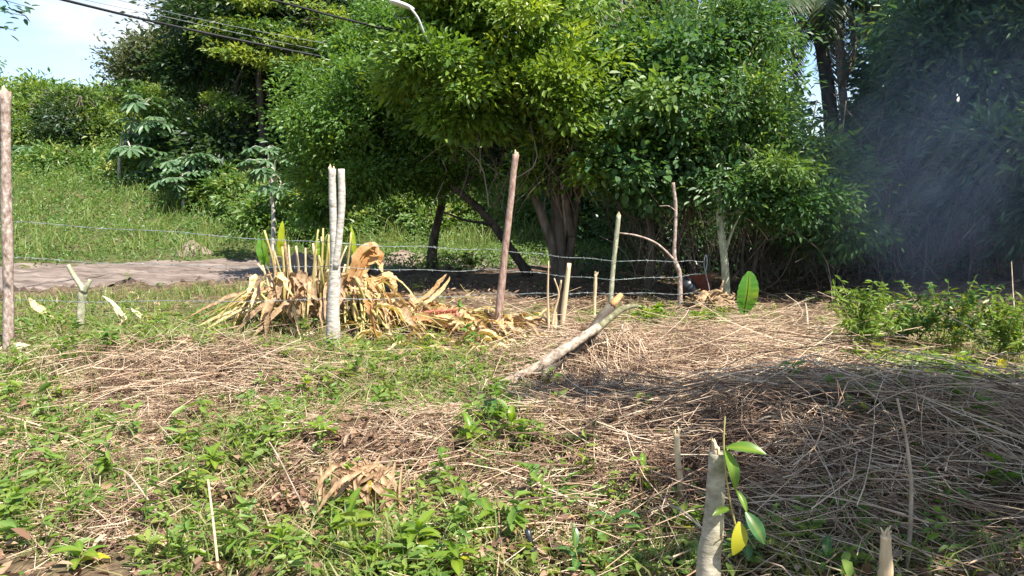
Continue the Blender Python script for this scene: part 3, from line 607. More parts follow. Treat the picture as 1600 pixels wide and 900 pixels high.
# --- bank beyond the road: weeds
mb = MB(); n = 26000; uu = rng.uniform(-4.2, 5, n); ss = road_w(uu, 0) * (rng.random(n) * 2 - 1) * 1.05; x = uu - ss * .5 / 1.118; y = 18 + .5 * uu + ss / 1.118; ok = rng.random(n) < sst(-4.2, -2.2, uu) * (noise2(x, y, 1.7, 2) + .55).clip(0, 1); x, y = x[ok], y[ok]; n = len(x)
P = np.stack([x, y, H(x, y) + rng.random(n) ** 1.5 * .32], -1); leaves(mb, P, rv(n) + np.array((0, 0, .3)), rng.normal(size=(n, 3)) * .6 + np.array((0, 0, .8)), rng.uniform(.05, .12, n), rng.uniform(.025, .05, n), 4, np.clip(rng.normal(.1, .15, n), 0, 1))
props(part('road_weeds', mb, M_BANK, smooth=False), 'green weeds creeping over the far part of the dirt road', kind='stuff')
mb = MB(); n = 92000
uu = rng.uniform(-26, 9, n); ss = road_w(uu, 0) + .02 + rng.random(n) ** .8 * 11.5
x = uu - ss * .5 / 1.118; y = 18 + .5 * uu + ss / 1.118
k = (noise2(x, y, 1.8, 1) + .55).clip(.05, 1.4); edge = sst(0, .8, ss - road_w(uu, 0))
z = H(x, y) + rng.random(n) ** 1.2 * (.06 + .62 * k ** 1.6 * edge); P = np.stack([x, y, z], -1)
yt = np.clip(.25 * (noise2(x, y, 2.6, 5) + .1) + rng.normal(0, .12, n), 0, 1)
leaves(mb, P, rv(n) + np.array((0, 0, .25)), rng.normal(size=(n, 3)) * .6 + np.array((0, 0, .8)), rng.uniform(.06, .15, n), rng.uniform(.028, .06, n), 4, yt)
props(part('bank_weeds', mb, M_BANK, smooth=False), 'dense low green weeds covering the bank beyond the road', kind='stuff')
mb = MB(); n = 26000
uu = rng.uniform(-24, 6, n); ss = road_w(uu, 0) + .3 + rng.random(n) * 10; x = uu - ss * .5 / 1.118; y = 18 + .5 * uu + ss / 1.118
ok = noise2(x, y, 2.0, 6) > .05; x, y = x[ok], y[ok]; n = len(x); hh = rng.uniform(.25, .7, n) + .45 * (noise2(x, y, 3.1, 3) + .1).clip(0, 1); lean = rng.normal(0, .28, (n, 2))
tt = np.linspace(0, 1, 4); P = np.stack([x[:, None] + lean[:, :1] * tt ** 2, y[:, None] + lean[:, 1:] * tt ** 2, H(x, y)[:, None] + hh[:, None] * (tt - .25 * tt ** 3)], -1)
ribbons(mb, P, rng.uniform(.012, .026, n)[:, None] * np.array((1, .9, .6, .05))[None], unit(np.stack([rng.normal(size=n), rng.normal(size=n) * .4, np.zeros(n)], -1)), np.clip(rng.normal(.1, .15, n), 0, 1))
props(part('bank_grass', mb, M_GRASS, smooth=False), 'tufts of tall grass standing in the bank weeds', kind='stuff')

GB = 'low bushes on the bank beyond the road'
bush0 = make_proto('bank_bush', 'low light-green bush on the bank', 'bush', GB, wood_proto('bank_bush', '', GB, .75, 1.0, M_BANK, M_BARKT, nb=5, cpb=16, lpc=60, L=.13, Wd=.06, low=.05, cr=.26, young=.3))
for i, (px, Yd, sc, lab) in enumerate(((60, 27, 1.1, 'low light-green bush at far left at the top of the bank'), (115, 26.5, .9, 'low bush at the top of the bank below the half-height palmate tree'), (150, 27.5, 1.2, 'wider low bush left of the whorled palmate tree'), (205, 26, .9, 'low bush at the foot of the whorled palmate tree'), (262, 25.5, 1.1, 'low bush between the two nearest palmate trees'), (325, 23.5, 1.0, 'low bush on the bank right of the low palmate sapling'),
                                     (370, 22.5, .9, 'low bush on the bank behind the cut stalks clump, left one'), (415, 21.5, 1.0, 'low bush on the bank directly behind the cut stalks clump'), (470, 21, 1.1, 'low bush on the bank just left of the white forked post'), (545, 22.5, .9, 'low bush on the bank just right of the white forked post'), (640, 22.5, .9, 'sunlit low bush on the bank left of the slim dark trunk'), (725, 23.5, 1.0, 'sunlit low bush on the bank between slim and leaning trunks'), (820, 25.5, .8, 'low bush on the bank seen right of the leaning brown post'), (15, 25.5, .8, 'low bush on the bank right beside the lichened post'))):
    g = gat(px, Yd) - np.array((0, 0, .08)); sc *= rng.uniform(.9, 1.25)
    if i == 0: bush0.location = g; bush0.scale = (sc,) * 3; bush0['label'] = lab
    else: dup(bush0, g, rng.uniform(0, 6.28), (sc * rng.uniform(.9, 1.3), sc * rng.uniform(.9, 1.3), sc * rng.uniform(.8, 1.2)), lab)
# --- palmate-leaved trees
def palmate_mesh():
    mb = MB()
    for i in range(9):
        a = (i - 4) * .66 + rng.normal(0, .05); d = np.array((math.cos(a), math.sin(a), 0)); s = np.array((-d[1], d[0], 0)); L = .95 - .25 * abs(i - 4) / 4
        V = [np.zeros(3), d * L * .55 + s * .13 + (0, 0, -.03), d * L * .85 + s * .10 + (0, 0, -.16), d * L + (0, 0, -.25), d * L * .85 - s * .10 + (0, 0, -.16), d * L * .55 - s * .13 + (0, 0, -.03)]
        mb.add(V, [(0, 1, 2, 3), (0, 3, 4, 5)])
    return mb.mesh('palmate_leaf', M_CEC, None, False)
PALM_ME = palmate_mesh()
def cecropia(label, px, Y, tops, hgt_px, lr, nl):
    g = gat(px, Y); t = thing('palmate_tree', g, label, 'tree', 'palmate-leaved trees on the slope'); tk = MB()
    top = at(px, hgt_px, Y); limb(tk, [g, (g + top) / 2 + rng.normal(size=3) * .08, top], .07, .035, 7, 8)
    for (qx, qy) in tops:
        e = at(qx, qy, Y + rng.normal(0, .4)); limb(tk, [top * .6 + g * .4, (top + e) / 2, e], .03, .018, 5, 6)
        for j in range(nl):
            a = rng.uniform(0, 6.28); el = rng.uniform(-.25, .5); d = np.array((math.cos(a) * math.cos(el), math.sin(a) * math.cos(el), math.sin(el))); ln = lr * rng.uniform(.7, 1.3)
            c = e + d * ln; tubes(tk, curve([e, e + d * ln * .6 + (0, 0, .06), c], 4), np.full(4, .008), 3)
            place('leaf', PALM_ME, t, c, d + np.array((0, 0, -.5)), np.array((0, 0, 1.)) + d * .5 + rng.normal(size=3) * .15, lr * rng.uniform(.9, 1.3))
    part('trunk', tk, M_BARKW, t)
cecropia('pale palmate-leaved tree with several leaf whorls standing before the slope trees', 192, 24.5, [(215, 195), (240, 190), (225, 215), (245, 245), (255, 215), (228, 160), (205, 235), (235, 270)], 205, .42, 10)
cecropia('low palmate-leaved sapling right of the taller palmate tree', 288, 22.5, [(275, 255), (300, 250), (285, 275), (310, 270), (270, 285), (315, 250), (295, 295)], 270, .34, 9)
cecropia('small palmate-leaved sapling far left behind the lichened fence post', 40, 27, [(30, 245), (45, 235)], 250, .5, 8)
cecropia('thin palmate-leaved tree poking above the slope trees against the sky', 125, 50, [(125, 137), (118, 142), (132, 141)], 140, .6, 5)
cecropia('palmate-leaved tree half way up the slope, under the open sky', 105, 33, [(95, 195), (120, 205), (108, 215), (85, 215), (115, 185)], 215, .7, 9)
cecropia('palmate-leaved tree below the grey-leaved tree', 240, 31, [(235, 140), (245, 155), (225, 150), (255, 170)], 160, .6, 9)
cecropia('broad-leaved sapling under the side tree at the bank edge', 425, 17.5, [(415, 235), (435, 250), (420, 270), (440, 290), (410, 255)], 260, .30, 7)

# --- palms
def frond_mesh(nm, L=2.4, arch=.9, dry=0.0, nl=46, ll=.62):
    mb = MB(); t = np.linspace(0, 1, 14)
    c = np.stack([L * t * (1 - .25 * arch * t), 0 * t, L * (.35 * t - arch * .75 * t ** 2)], -1)
    tubes(mb, c, .022 * (1 - .8 * t), 4, None)
    tq = np.linspace(.18, .99, nl); i0 = np.stack([np.interp(tq, t, c[:, k]) for k in range(3)], -1); tg = unit(np.stack([np.interp(tq, t, np.gradient(c[:, k])) for k in range(3)], -1))
    for sd_ in (-1, 1):
        d = unit(tg * .55 + np.array((0, sd_ * .85, 0)) + np.array((0, 0, -.25)) + rng.normal(size=(nl, 3)) * .1); l = ll * np.sin(np.clip(tq, .05, 1) * 2.9).clip(.25, 1)
        s = np.linspace(0, 1, 4)[None, :, None]; P = i0[:, None] + d[:, None] * l[:, None, None] * s + np.array((0, 0, -1.)) * (.35 * l)[:, None, None] * s ** 2
        ribbons(mb, P, np.array((.9, 1, .7, .08))[None] * np.full((nl, 1), .042), unit(np.cross(d, np.array((0, 0, 1.)) + .4 * tg)), np.full(nl, dry))
    return mb.mesh(nm, M_PALM, None, False)
FR = [frond_mesh('frond', 2.5, .8), frond_mesh('frond', 2.2, 1.15), frond_mesh('frond', 2.6, .55)]; FRD = [frond_mesh('dry_frond', 2.0, 1.5, .9), frond_mesh('dry_frond', 1.7, 1.7, .75)]
def palm(label, base_px, pts, Y, r, nf=13, nd_=4, sc=1.0, group='palms standing above the wood', mat=None):
    g = gat(base_px, Y); t = thing('palm_tree', g, label, 'palm', group); mb = MB(); P = [g] + [at(a, b_, Y) for a, b_ in pts]
    c = curve(P, 20); k = np.arange(20); tubes(mb, c, r * (1.15 - .3 * k / 19) * (1 + .06 * (k % 2)), 9); part('trunk', mb, mat or M_BARKT, t)
    top = P[-1]
    for i in range(nf):
        a = 6.28 * i / nf + rng.uniform(-.2, .2); el = rng.uniform(-.3, 1.0); place('frond', FR[i % 3], t, top, (math.cos(a) * math.cos(el), math.sin(a) * math.cos(el), math.sin(el)), np.array((0, 0, 1.)) + rng.normal(size=3) * .12, sc * rng.uniform(.85, 1.1))
    for i in range(nd_):
        a = rng.uniform(0, 6.28); place('dry_frond', FRD[i % 2], t, top - (0, 0, .15), (math.cos(a), math.sin(a), -.5), np.array((0, 0, 1.)) + rng.normal(size=3) * .1, sc)
palm('palm with thick dark trunk, the left one of the close pair', 1306, [(1300, 210), (1288, 100), (1272, 10)], 17.5, .15, 12, 1, .85)
palm('palm with thin pale trunk, the right one of the close pair', 1335, [(1322, 205), (1312, 90), (1310, 5)], 17.0, .085, 11, 2, .85, mat=M_BARKP)
palm('slim palm above the shaded wood between the broad tree and the pale-trunk tree', 975, [(972, 80), (966, 30), (962, -30)], 21, .10, 10, 3)
palm('slim palm trunk further right of the one above the broad tree', 1030, [(1030, 70), (1026, 20), (1024, -60)], 23, .10, 10, 2)
palm('thin palm between the two slim palms above the wood', 1005, [(1004, 70), (1000, 20), (1003, -50)], 25, .09, 10, 2)
palm('palm with ragged dry fronds right of the close pair', 1385, [(1383, 200), (1380, 80), (1378, 0)], 18.5, .11, 11, 3, .85)
palm('small palm showing feathery fronds on the slope at far left', 20, [(18, 230), (22, 185)], 34, .12, 9, 1, .8)

# --- overhanging twig at the top left
a = at(-160, -60, 6.0); t = thing('overhanging_branch', a, 'small leafy branch hanging in from the top left corner', 'branch'); mb, lm = MB(), MB()
for (p1, p2) in (((-20, 10), (40, 25)), ((-30, 30), (25, 48)), ((-60, -20), (48, 12)), ((-60, -30), (30, -5))):
    e0, e1 = at(*p1, 6.0), at(*p2, 6.0); limb(mb, [a, (a + e0) / 2 + (0, 0, .05), e0, e1], .008, .002, 5, 10)
    q = rng.random(14); P = e0 + (e1 - e0) * q[:, None] + rng.normal(size=(14, 3)) * .02; leaves(lm, P, (e1 - e0)[None] + rng.normal(size=(14, 3)) * .15, np.array((0, 0, 1.)) + rng.normal(size=(14, 3)) * .3, .075, .032, 6)
part('twig', mb, M_BARKD, t); part('foliage', lm, M_D, t, smooth=False)

# ------------------------------------------------------------------ power cables and street lamp
POLE = gat(874, 14.6); ptop = at(874, -60, 14.6)
t = thing('street_lamp', POLE, 'white street lamp on a curved arm sticking out of the tree crown', 'street lamp')
mb = MB(); tubes(mb, np.array([POLE, (POLE + ptop) / 2, ptop]), np.array((.16, .14, .11)), 12); part('pole', mb, M_POLE, t)
hd = at(628, 8, 9.8); mb = MB(); tubes(mb, curve([at(874, 150, 14.6), at(780, 125, 12.6), at(690, 88, 10.8), at(667, 60, 10.1), at(654, 30, 9.9), at(642, 13, 9.82)], 24), np.full(24, .013), 8); part('arm', mb, M_LAMP, t)
ax = unit(at(645, 15, 9.85) - at(612, 3, 9.7)); u2 = np.array((0, 0, 1.)); s2 = unit(np.cross(ax, u2)); u2 = np.cross(s2, ax)
mb = MB(); prof = [(-.165, .017, .017), (-.15, .053, .03), (-.06, .066, .037), (.05, .058, .037), (.12, .035, .03), (.165, .017, .017)]; V = []
for (q, wv, hv) in prof:
    for kx in range(10):
        an = kx / 10 * 6.283; V.append(hd + ax * q + s2 * wv * math.cos(an) + u2 * hv * math.sin(an) * (1 if math.sin(an) > 0 else .55))
idx = np.arange(60).reshape(6, 10); r2 = np.roll(idx, -1, 1); mb.add(V, np.stack([idx[:-1], r2[:-1], r2[1:], idx[1:]], -1).reshape(-1, 4)); mb.f.append(idx[0][None, ::-1]); mb.f.append(idx[5][None]); part('lamp_head', mb, M_LAMP, t)
mb = MB(); tubes(mb, curve([at(612, 10, 9.8), at(614, 20, 9.82), at(622, 28, 9.85), at(640, 27, 9.88)], 10), np.full(10, .005), 5); part('lead', mb, M_CABLEG, t)
for (lab, pts, rr, m) in (
    ('thick black overhead cable crossing the sky at top left', [(-260, -92, 8.6), (100, 0, 11), (250, 36, 12.5), (400, 68, 13.4), (555, 98, 14.2), (874, 152, 14.7)], .020, M_CABLE),
    ('black overhead cable running above the side tree towards the street lamp', [(150, -66, 8.6), (425, 0, 10.6), (540, 30, 11.4), (660, 57, 12.2), (874, 94, 14.7)], .015, M_CABLE),
    ('thin grey overhead wire just above the thick black cable', [(-200, -75, 9), (133, 0, 11.5), (253, 25, 12.8), (400, 58, 13.6), (555, 88, 14.3), (874, 140, 14.7)], .004, M_CABLEG),
    ('uppermost thin grey overhead wire crossing the sky at left', [(-100, -70, 9), (185, 0, 11.5), (350, 38, 13.2), (550, 75, 14.2), (874, 128, 14.7)], .004, M_CABLEG)):
    c = curve([at(*p) for p in pts], 24); o_ = thing('overhead_cable', c[0], lab, 'cable'); mb = MB(); tubes(mb, c, np.full(24, rr), 6); part('cable', mb, m, o_)

# ------------------------------------------------------------------ fence posts
def post(name, label, pts, r0, r1, mat, Y, cat='fence post', jag=True, extra=(), sides=10):
    g = gp(*pts[0]) if Y is None else at(*pts[0], Y); Y = g[1]; g = np.array((g[0], g[1], float(H(g[0], g[1])) - .06))
    t = thing(name, g, label, cat); mb = MB(); P = [g] + [at(a, b_, Y) for a, b_ in pts[1:]]
    limb(mb, P, r0, r1, sides, 34, .055); part('pole', mb, mat, t)
    for (pp, a0, a1, nm) in extra:
        mb = MB(); limb(mb, [at(a, b_, Y - .02) for a, b_ in pp], a0, a1, sides, 16, .04); part(nm, mb, mat, t)
    if jag:                                         # splintered top
        top = P[-1]; mb = MB()
        for q in range(4):
            o_ = top + np.array((rng.uniform(-.55, .55) * r1, rng.uniform(-.55, .55) * r1, -.02)); tubes(mb, np.array([o_, o_ + (rng.normal(0, .005), 0, .03), o_ + (rng.normal(0, .01), 0, rng.uniform(.03, .07))]), np.array((r1 * .4, r1 * .3, .002)), 5)
        part('splintered_top', mb, M_WOOD, t)
    return t
post('fence_post', 'tall pinkish lichen-spotted post at the left edge', [(12, 548), (13, 470), (10, 300), (8, 142)], .047, .042, M_BARKP, None)
post('fence_post', 'white forked post in front of the heliconia clump', [(517, 547), (522, 470), (524, 400), (521, 330), (519, 264)], .072, .034, M_BARKW, None,
     extra=(([(524, 420), (530, 370), (534, 320), (533, 264)], .035, .030, 'fork'), ([(519, 415), (522, 412), (526, 415)], .022, .018, 'knot')))
post('fence_post', 'leaning slender reddish-brown post before the broad tree', [(777, 514), (785, 430), (795, 340), (806, 241)], .043, .030, M_BARKR, None)
post('fence_post', 'pale green thin post with a side branch right of the splintered stakes', [(952, 500), (957, 430), (967, 336)], .036, .026, M_BARKG, 9.4)
post('living_post', 'crooked live sapling used as post at the right end of the wires', [(1063, 482), (1062, 430), (1054, 400), (1056, 330), (1052, 285)], .034, .020, M_BARKP, 9.7, jag=False,
     extra=(([(1055, 408), (1040, 392), (1022, 378), (995, 368), (968, 364)], .016, .010, 'branch'), ([(1056, 330), (1045, 322), (1030, 322)], .008, .004, 'branch')))
t = post('stake', 'grey-green Y-shaped stump standing alone near the left post', [(124, 518), (127, 480), (131, 450)], .045, .042, M_BARKG, None, 'stake', False,
     extra=(([(131, 455), (122, 440), (112, 425), (106, 414)], .034, .022, 'branch'), ([(131, 455), (137, 445), (141, 437)], .032, .02, 'branch')))
# splintered stump by the log
g = gp(868, 525); t = thing('splintered_stump', g, 'stump split into upright bare splinters behind the fallen log', 'stump')
for (p, r0, r1) in (([(860, 545), (856, 470), (857, 408)], .022, .006), ([(858, 548), (866, 490), (873, 460), (866, 435)], .020, .006), ([(866, 520), (872, 470), (877, 438)], .034, .008), ([(877, 515), (884, 460), (889, 411)], .032, .022)):
    mb = MB(); limb(mb, [at(a, b_, g[1] + rng.uniform(-.06, .06)) for a, b_ in p], r0, r1, 7, 12, .08); part('splinter', mb, M_WOOD, t)
mb = MB(); limb(mb, [at(870, 535, g[1]), at(876, 490, g[1] + .03), at(879, 455, g[1] + .03)], .04, .02, 8, 10, .1); part('bark', mb, M_BARKT, t)
post('stake', 'straight pale bare stake between the splintered stump and the thin post', [(928, 505), (929, 470), (931, 429)], .022, .020, M_WOOD, 9.0, 'stake')
post('stake', 'cut pale stick standing upright left of the front stump', [(1064, 805), (1062, 750), (1059, 715), (1057, 678)], .018, .013, M_WOOD, None, 'stake')
# front stump with a loose bark strip and sprouting leaves
t = post('stump', 'cut smooth-barked stump nearest the camera, leaf sprouting at its top', [(1100, 960), (1108, 880), (1117, 790), (1121, 706)], .053, .031, M_BARKS, None, 'stump')
FRONT_Y = t.location[1]
post('stake', 'short broken stake cut off by the bottom edge at right', [(1384, 960), (1383, 900), (1385, 838)], .035, .018, M_WOOD, None, 'stake')
post('dry_stalk', 'tall thin grey dry stalk rising over the shaded stems at right', [(1418, 885), (1424, 780), (1418, 700), (1402, 622)], .010, .004, M_TWIG, None, 'stalk', False, sides=6)

# ------------------------------------------------------------------ barbed wire
def wire(label, pts):
    P = [at(*p) for p in pts]; c = curve(P, 90); c[:, 2] += .008 * np.sin(np.arange(90) * .7); t = thing('barbed_wire', c[0], label, 'wire', 'barbed wire strands of the fence')
    mb = MB(); o_ = np.stack([np.zeros(90), np.cos(np.arange(90) * 2.2) * .0025, np.sin(np.arange(90) * 2.2) * .0025], -1); tubes(mb, c + o_, np.full(90, .0018), 4); tubes(mb, c - o_, np.full(90, .0018), 4); part('strand', mb, M_WIRE, t)
    ln = np.concatenate([[0], np.cumsum(np.linalg.norm(np.diff(c, axis=0), axis=1))]); mb = MB(); bs = []
    for s in np.arange(.1, ln[-1], .13):
        p = np.array([np.interp(s, ln, c[:, k]) for k in range(3)])
        for q in range(2): d = rv(1)[0] * .018; bs.append(np.array([p - d, p + d]))
    tubes(mb, np.array(bs), np.full((len(bs), 2), .0018), 3); part('barbs', mb, M_WIRE, t, kind='stuff')
YL, Y2, Y3, Y4, Y5 = 7.2, 7.3, 8.4, 9.35, 9.65
wire('uppermost barbed wire strand of the fence', [(-250, 345, 7.2), (8, 347, YL), (250, 362, 7.25), (519, 380, Y2), (680, 387, 7.9), (790, 392, Y3), (870, 400, 8.9), (960, 407, Y4), (1057, 408, Y5), (1101, 408, 10)])
wire('middle barbed wire strand of the fence', [(-250, 400, 7.2), (10, 403, YL), (250, 414, 7.25), (521, 418, Y2), (680, 423, 7.9), (787, 422, Y3), (870, 430, 8.9), (957, 436, Y4), (1059, 432, Y5), (1103, 426, 10)])
wire('lowest barbed wire strand of the fence', [(-250, 468, 7.2), (12, 470, YL), (250, 471, 7.25), (522, 468, Y2), (680, 464, 7.9), (783, 459, Y3), (870, 459, 8.9), (955, 458, Y4), (1062, 459, Y5), (1108, 455, 10)])
c0 = at(1106, 460, 10.0); t = thing('wire_loop', c0, 'loose loop of wire ends hanging at the right end of the fence', 'wire'); mb = MB()
tubes(mb, curve([at(1110, 465, 10), at(1107, 445, 10), at(1102, 425, 10), at(1100, 410, 10), at(1103, 398, 10), at(1105, 408, 9.97), at(1102, 428, 9.97)], 26), np.full(26, .007), 5); part('loop', mb, M_WIRE, t)

# reddish-brown curved sheet behind the wire end, knot of roots in front
c0 = at(1085, 470, 10.35); c0[2] = float(H(c0[0], c0[1])); t = thing('curved_sheet', c0, 'reddish-brown curved sheet half hidden behind the lowest wires', 'sheet'); V = []
for i in range(9):
    for j in range(9):
        u_, v_ = i / 8, j / 8; q = at(1062 + 48 * u_ + 4 * v_, 433 - 6 * u_ + (34 + 2 * u_) * v_, 10.3 - .10 * math.sin(u_ * 2.6 + .3) + .12 * v_); V.append(q)
V = np.array(V); idx = np.arange(81).reshape(9, 9); F = np.stack([idx[:-1, :-1], idx[1:, :-1], idx[1:, 1:], idx[:-1, 1:]], -1).reshape(-1, 4); mb = MB(); mb.add(V, F); mb.add(V + (0, .02, 0), F[:, ::-1])
bd = np.concatenate([idx[0], idx[1:, -1], idx[-1, -2::-1], idx[-2:0:-1, 0]]); b2 = np.roll(bd, -1); mb.add(np.vstack([V, V + (0, .02, 0)]), np.stack([bd, bd + 81, b2 + 81, b2], -1)); part('sheet', mb, M_RUST, t)
mb = MB(); limb(mb, [at(1064, 440, 10.2), at(1074, 446, 10.15), at(1082, 458, 10.15), at(1084, 475, 10.2), at(1086, 490, 10.2)], .09, .10, 10, 12, .04); part('dark_fold', mb, M_BLACK, t)
g = gp(1108, 492); t = thing('root_knot', g, 'knotted brown clump of roots at the foot of the pale-trunk tree', 'roots'); mb = MB()
c = at(1108, 478, g[1] + .1)
th = np.linspace(0, math.pi, 12); ph = np.linspace(0, 2 * math.pi, 18, endpoint=False); T_, P_ = np.meshgrid(th, ph, indexing='ij'); rr = 1 + .22 * np.sin(P_ * 5 + T_ * 4) * np.sin(T_ * 5) + rng.normal(0, .08, T_.shape)
V = c + np.stack([.25 * rr * np.sin(T_) * np.cos(P_), .2 * rr * np.sin(T_) * np.sin(P_), .17 * rr * np.cos(T_)], -1); idx = np.arange(V[..., 0].size).reshape(T_.shape); r2 = np.roll(idx, -1, 1); mb.add(V, np.stack([idx[:-1], r2[:-1], r2[1:], idx[1:]], -1).reshape(-1, 4))
for i in range(70):
    d = rv(1)[0]; d[1] = -abs(d[1]); q = c + d * np.array((.25, .2, .17)); e = q + rng.normal(size=3) * .08; tubes(mb, curve([q, (q + e) / 2 + d * .06, e], 6), np.full(6, rng.uniform(.008, .018)), 5)
part('knot', mb, M_ROOT, t)

# ------------------------------------------------------------------ heliconia clump, heap of dry leaves
def strip(mb, path, wd, fold=.5, up=None, twist=0.0, tint=0.0, ragged=.06):
    path = curve(path, len(path) + 4); K = len(path); path = path + rng.normal(size=path.shape) * wd * .06; T = unit(np.gradient(path, axis=0)); up = np.array((0, 0, 1.)) if up is None else up
    Sd = unit(np.cross(T, np.broadcast_to(up, T.shape)) + 1e-6); Nn = np.cross(Sd, T); t = np.linspace(0, 1, K)
    a = twist * t; S2 = Sd * np.cos(a)[:, None] + Nn * np.sin(a)[:, None]; N2 = np.cross(S2, T)
    prof = wd * .5 * np.clip(np.sin(np.clip(t * .94 + .05, 0, 1) * math.pi) ** .6, .06, 1)
    w1 = (prof * (1 + rng.normal(0, ragged * 2, K)))[:, None]; w2 = (prof * (1 + rng.normal(0, ragged * 2, K)))[:, None]
    f1 = fold * rng.uniform(.6, 1.4)
    V = np.stack([path + S2 * w1 * math.cos(f1) + N2 * w1 * math.sin(f1), path, path - S2 * w2 * math.cos(fold) + N2 * w2 * math.sin(fold)], 1); idx = np.arange(K * 3).reshape(K, 3)
    F = np.concatenate([np.stack([idx[:-1, c_], idx[:-1, c_ + 1], idx[1:, c_ + 1], idx[1:, c_]], -1) for c_ in (0, 1)]); mb.add(V, F, np.full(K * 3, tint))
    return mb
hc = gp(468, 508); t = thing('heliconia_clump', hc, 'clump of cut heliconia stalks with withered sheaths behind the white post', 'plant')
HY = hc[1] + .25
for i in range(58):                                 # upright cut stalks
    px = rng.uniform(402, 562); pyb = rng.uniform(450, 490); top = rng.uniform(352, 440) + abs(px - 480) * .12; Yq = HY + rng.normal(0, .22)
    a = at(px * .75 + 480 * .25, pyb, Yq); e = at(px + rng.normal(0, 9), top, Yq + rng.normal(0, .1)); mb = MB()
    limb(mb, [a, (a + e) / 2 + rng.normal(size=3) * .02, e], .019 * rng.uniform(.7, 1.2), .012 * rng.uniform(.6, 1.1), 6, 6, .05); part('stalk', mb, (M_STALK, M_WOOD, M_STALK, M_DRYB)[i % 4], t)
for i in range(95):                                 # withered sheaths hanging down all round
    px = rng.uniform(395, 560); a = at(px, rng.uniform(425, 480), HY + rng.normal(-.12, .25)); dx = rng.normal((px - 480) / 420, .55); ln = rng.uniform(.2, .55)
    e = a + np.array((dx * ln * .8, rng.normal(-.12, .12), -ln * rng.uniform(.5, 1))); e[2] = max(e[2], float(H(e[0], e[1])) + .02)
    mb = MB(); strip(mb, curve([a, a + (e - a) * .35 + (0, -.03, .10 * rng.random()), e], 7), rng.uniform(.025, .065) if rng.random() < .7 else rng.uniform(.07, .12), rng.uniform(.3, .9), np.array((0, -1, .3)) + rng.normal(size=3) * .3, rng.normal(0, .8), rng.random() ** 3); part('dry_sheath', mb, M_DRY if i % 5 < 1 else M_DRYB, t)
for i in range(14):                                 # long stalks fallen to the left
    a = at(rng.uniform(395, 450), rng.uniform(448, 478), HY + rng.normal(-.1, .2)); e = at(rng.uniform(290, 400), rng.uniform(470, 515), HY + rng.normal(-.35, .25)); e[2] = float(H(e[0], e[1])) + rng.uniform(.02, .10); mb = MB()
    if i % 2: limb(mb, [a, (a + e) / 2 + (0, 0, .08), e], .014, .008, 6, 8, .04); part('fallen_stalk', mb, M_STALK, t)
    else: strip(mb, curve([a, (a + e) / 2 + (0, 0, .02), e], 8), rng.uniform(.03, .06), .6, None, rng.normal(0, .6), rng.random() ** 2 * .6); part('dry_leaf', mb, M_DRY, t)
for (px, py, px2, py2, w, m, ti) in ((437, 400, 441, 345, .075, M_BIG, .95), (412, 415, 404, 372, .10, M_BIG, .15), (505, 405, 497, 375, .13, M_BIG, .35), (558, 420, 548, 352, .05, M_BIG, .7), (420, 420, 410, 362, .05, M_BIG, .3), (570, 415, 552, 398, .11, M_BIG, .5)):
    a = at(px, py, HY); e = at(px2, py2, HY - .05); mb = MB(); strip(mb, curve([a, (a + e) / 2 + (.01, -.03, 0), e], 8), w, .3, np.array((.25, -1, .2)), rng.normal(0, .3), ti, .02); part('green_leaf', mb, m, t)
# the second clump: leaves cut and thrown to the right
hc2 = gp(578, 520); t2 = thing('leaf_heap', hc2, 'heap of yellow-brown withered heliconia leaves right of the white post', 'plant debris'); Y0 = hc2[1] + .15
for i in range(42):
    px = rng.uniform(535, 600); a = at(px, rng.uniform(430, 500), Y0 + rng.normal(.1, .2)); e = at(px + rng.normal(18, 26), rng.uniform(490, 540), Y0 + rng.normal(-.15, .2)); e[2] = float(H(e[0], e[1])) + .02; mb = MB()
    limb(mb, [a, (a + e) / 2 + rng.normal(size=3) * .03, e], .016, .010, 6, 6, .05); part('stalk', mb, M_STALK, t2)
for i in range(240):                                # long leaves arching down to the right
    f = rng.random(); sx = 550 + 250 * f ** 1.2 + rng.normal(0, 14); sy = 412 + 95 * (1 - math.exp(-3.4 * f)) + rng.gamma(2, 7); Ys = Y0 + .25 + rng.normal(0, .25); a = at(sx, min(sy, 505), Ys)
    a[2] = max(a[2], float(H(a[0], a[1])) + .05); ln = rng.uniform(.18, .62); an = rng.normal(-.1, 1.0); e = a + np.array((math.cos(an) * ln, math.sin(an) * ln * .6 - .1, 0)); dz = .35 * max(a[2] - float(H(e[0], e[1])), 0); e[2] = float(H(e[0], e[1])) + .03 + rng.random() ** 2 * .22 * (1 - f)
    mid = (a + e) / 2 + np.array((0, 0, .05 + dz * .4)); mb = MB(); strip(mb, curve([a, mid, e], 9), rng.uniform(.022, .085) if rng.random() < .8 else rng.uniform(.08, .13), rng.uniform(.3, 1.2), None, rng.normal(0, 1.6), rng.random() ** 1.6, .18); part('dry_leaf', mb, M_DRY if i % 5 > 1 else M_DRYB, t2)
for i in range(90):                                 # scraps at the foot of the heap
    q = gp(rng.uniform(560, 850), rng.uniform(495, 560)); ln = rng.uniform(.15, .45); an = rng.uniform(-.9, .9) + (3.14 if rng.random() < .4 else 0); e = q + np.array((math.cos(an) * ln, math.sin(an) * ln * .5, 0)); e[2] = float(H(e[0], e[1])) + .03; q[2] += .04
    mb = MB(); strip(mb, curve([q, (q + e) / 2 + (0, 0, rng.uniform(.02, .12)), e], 7), rng.uniform(.02, .08), rng.uniform(.2, .9), None, rng.normal(0, 1), rng.random() ** 3 * .8, .08); part('dry_leaf', mb, M_DRY, t2)
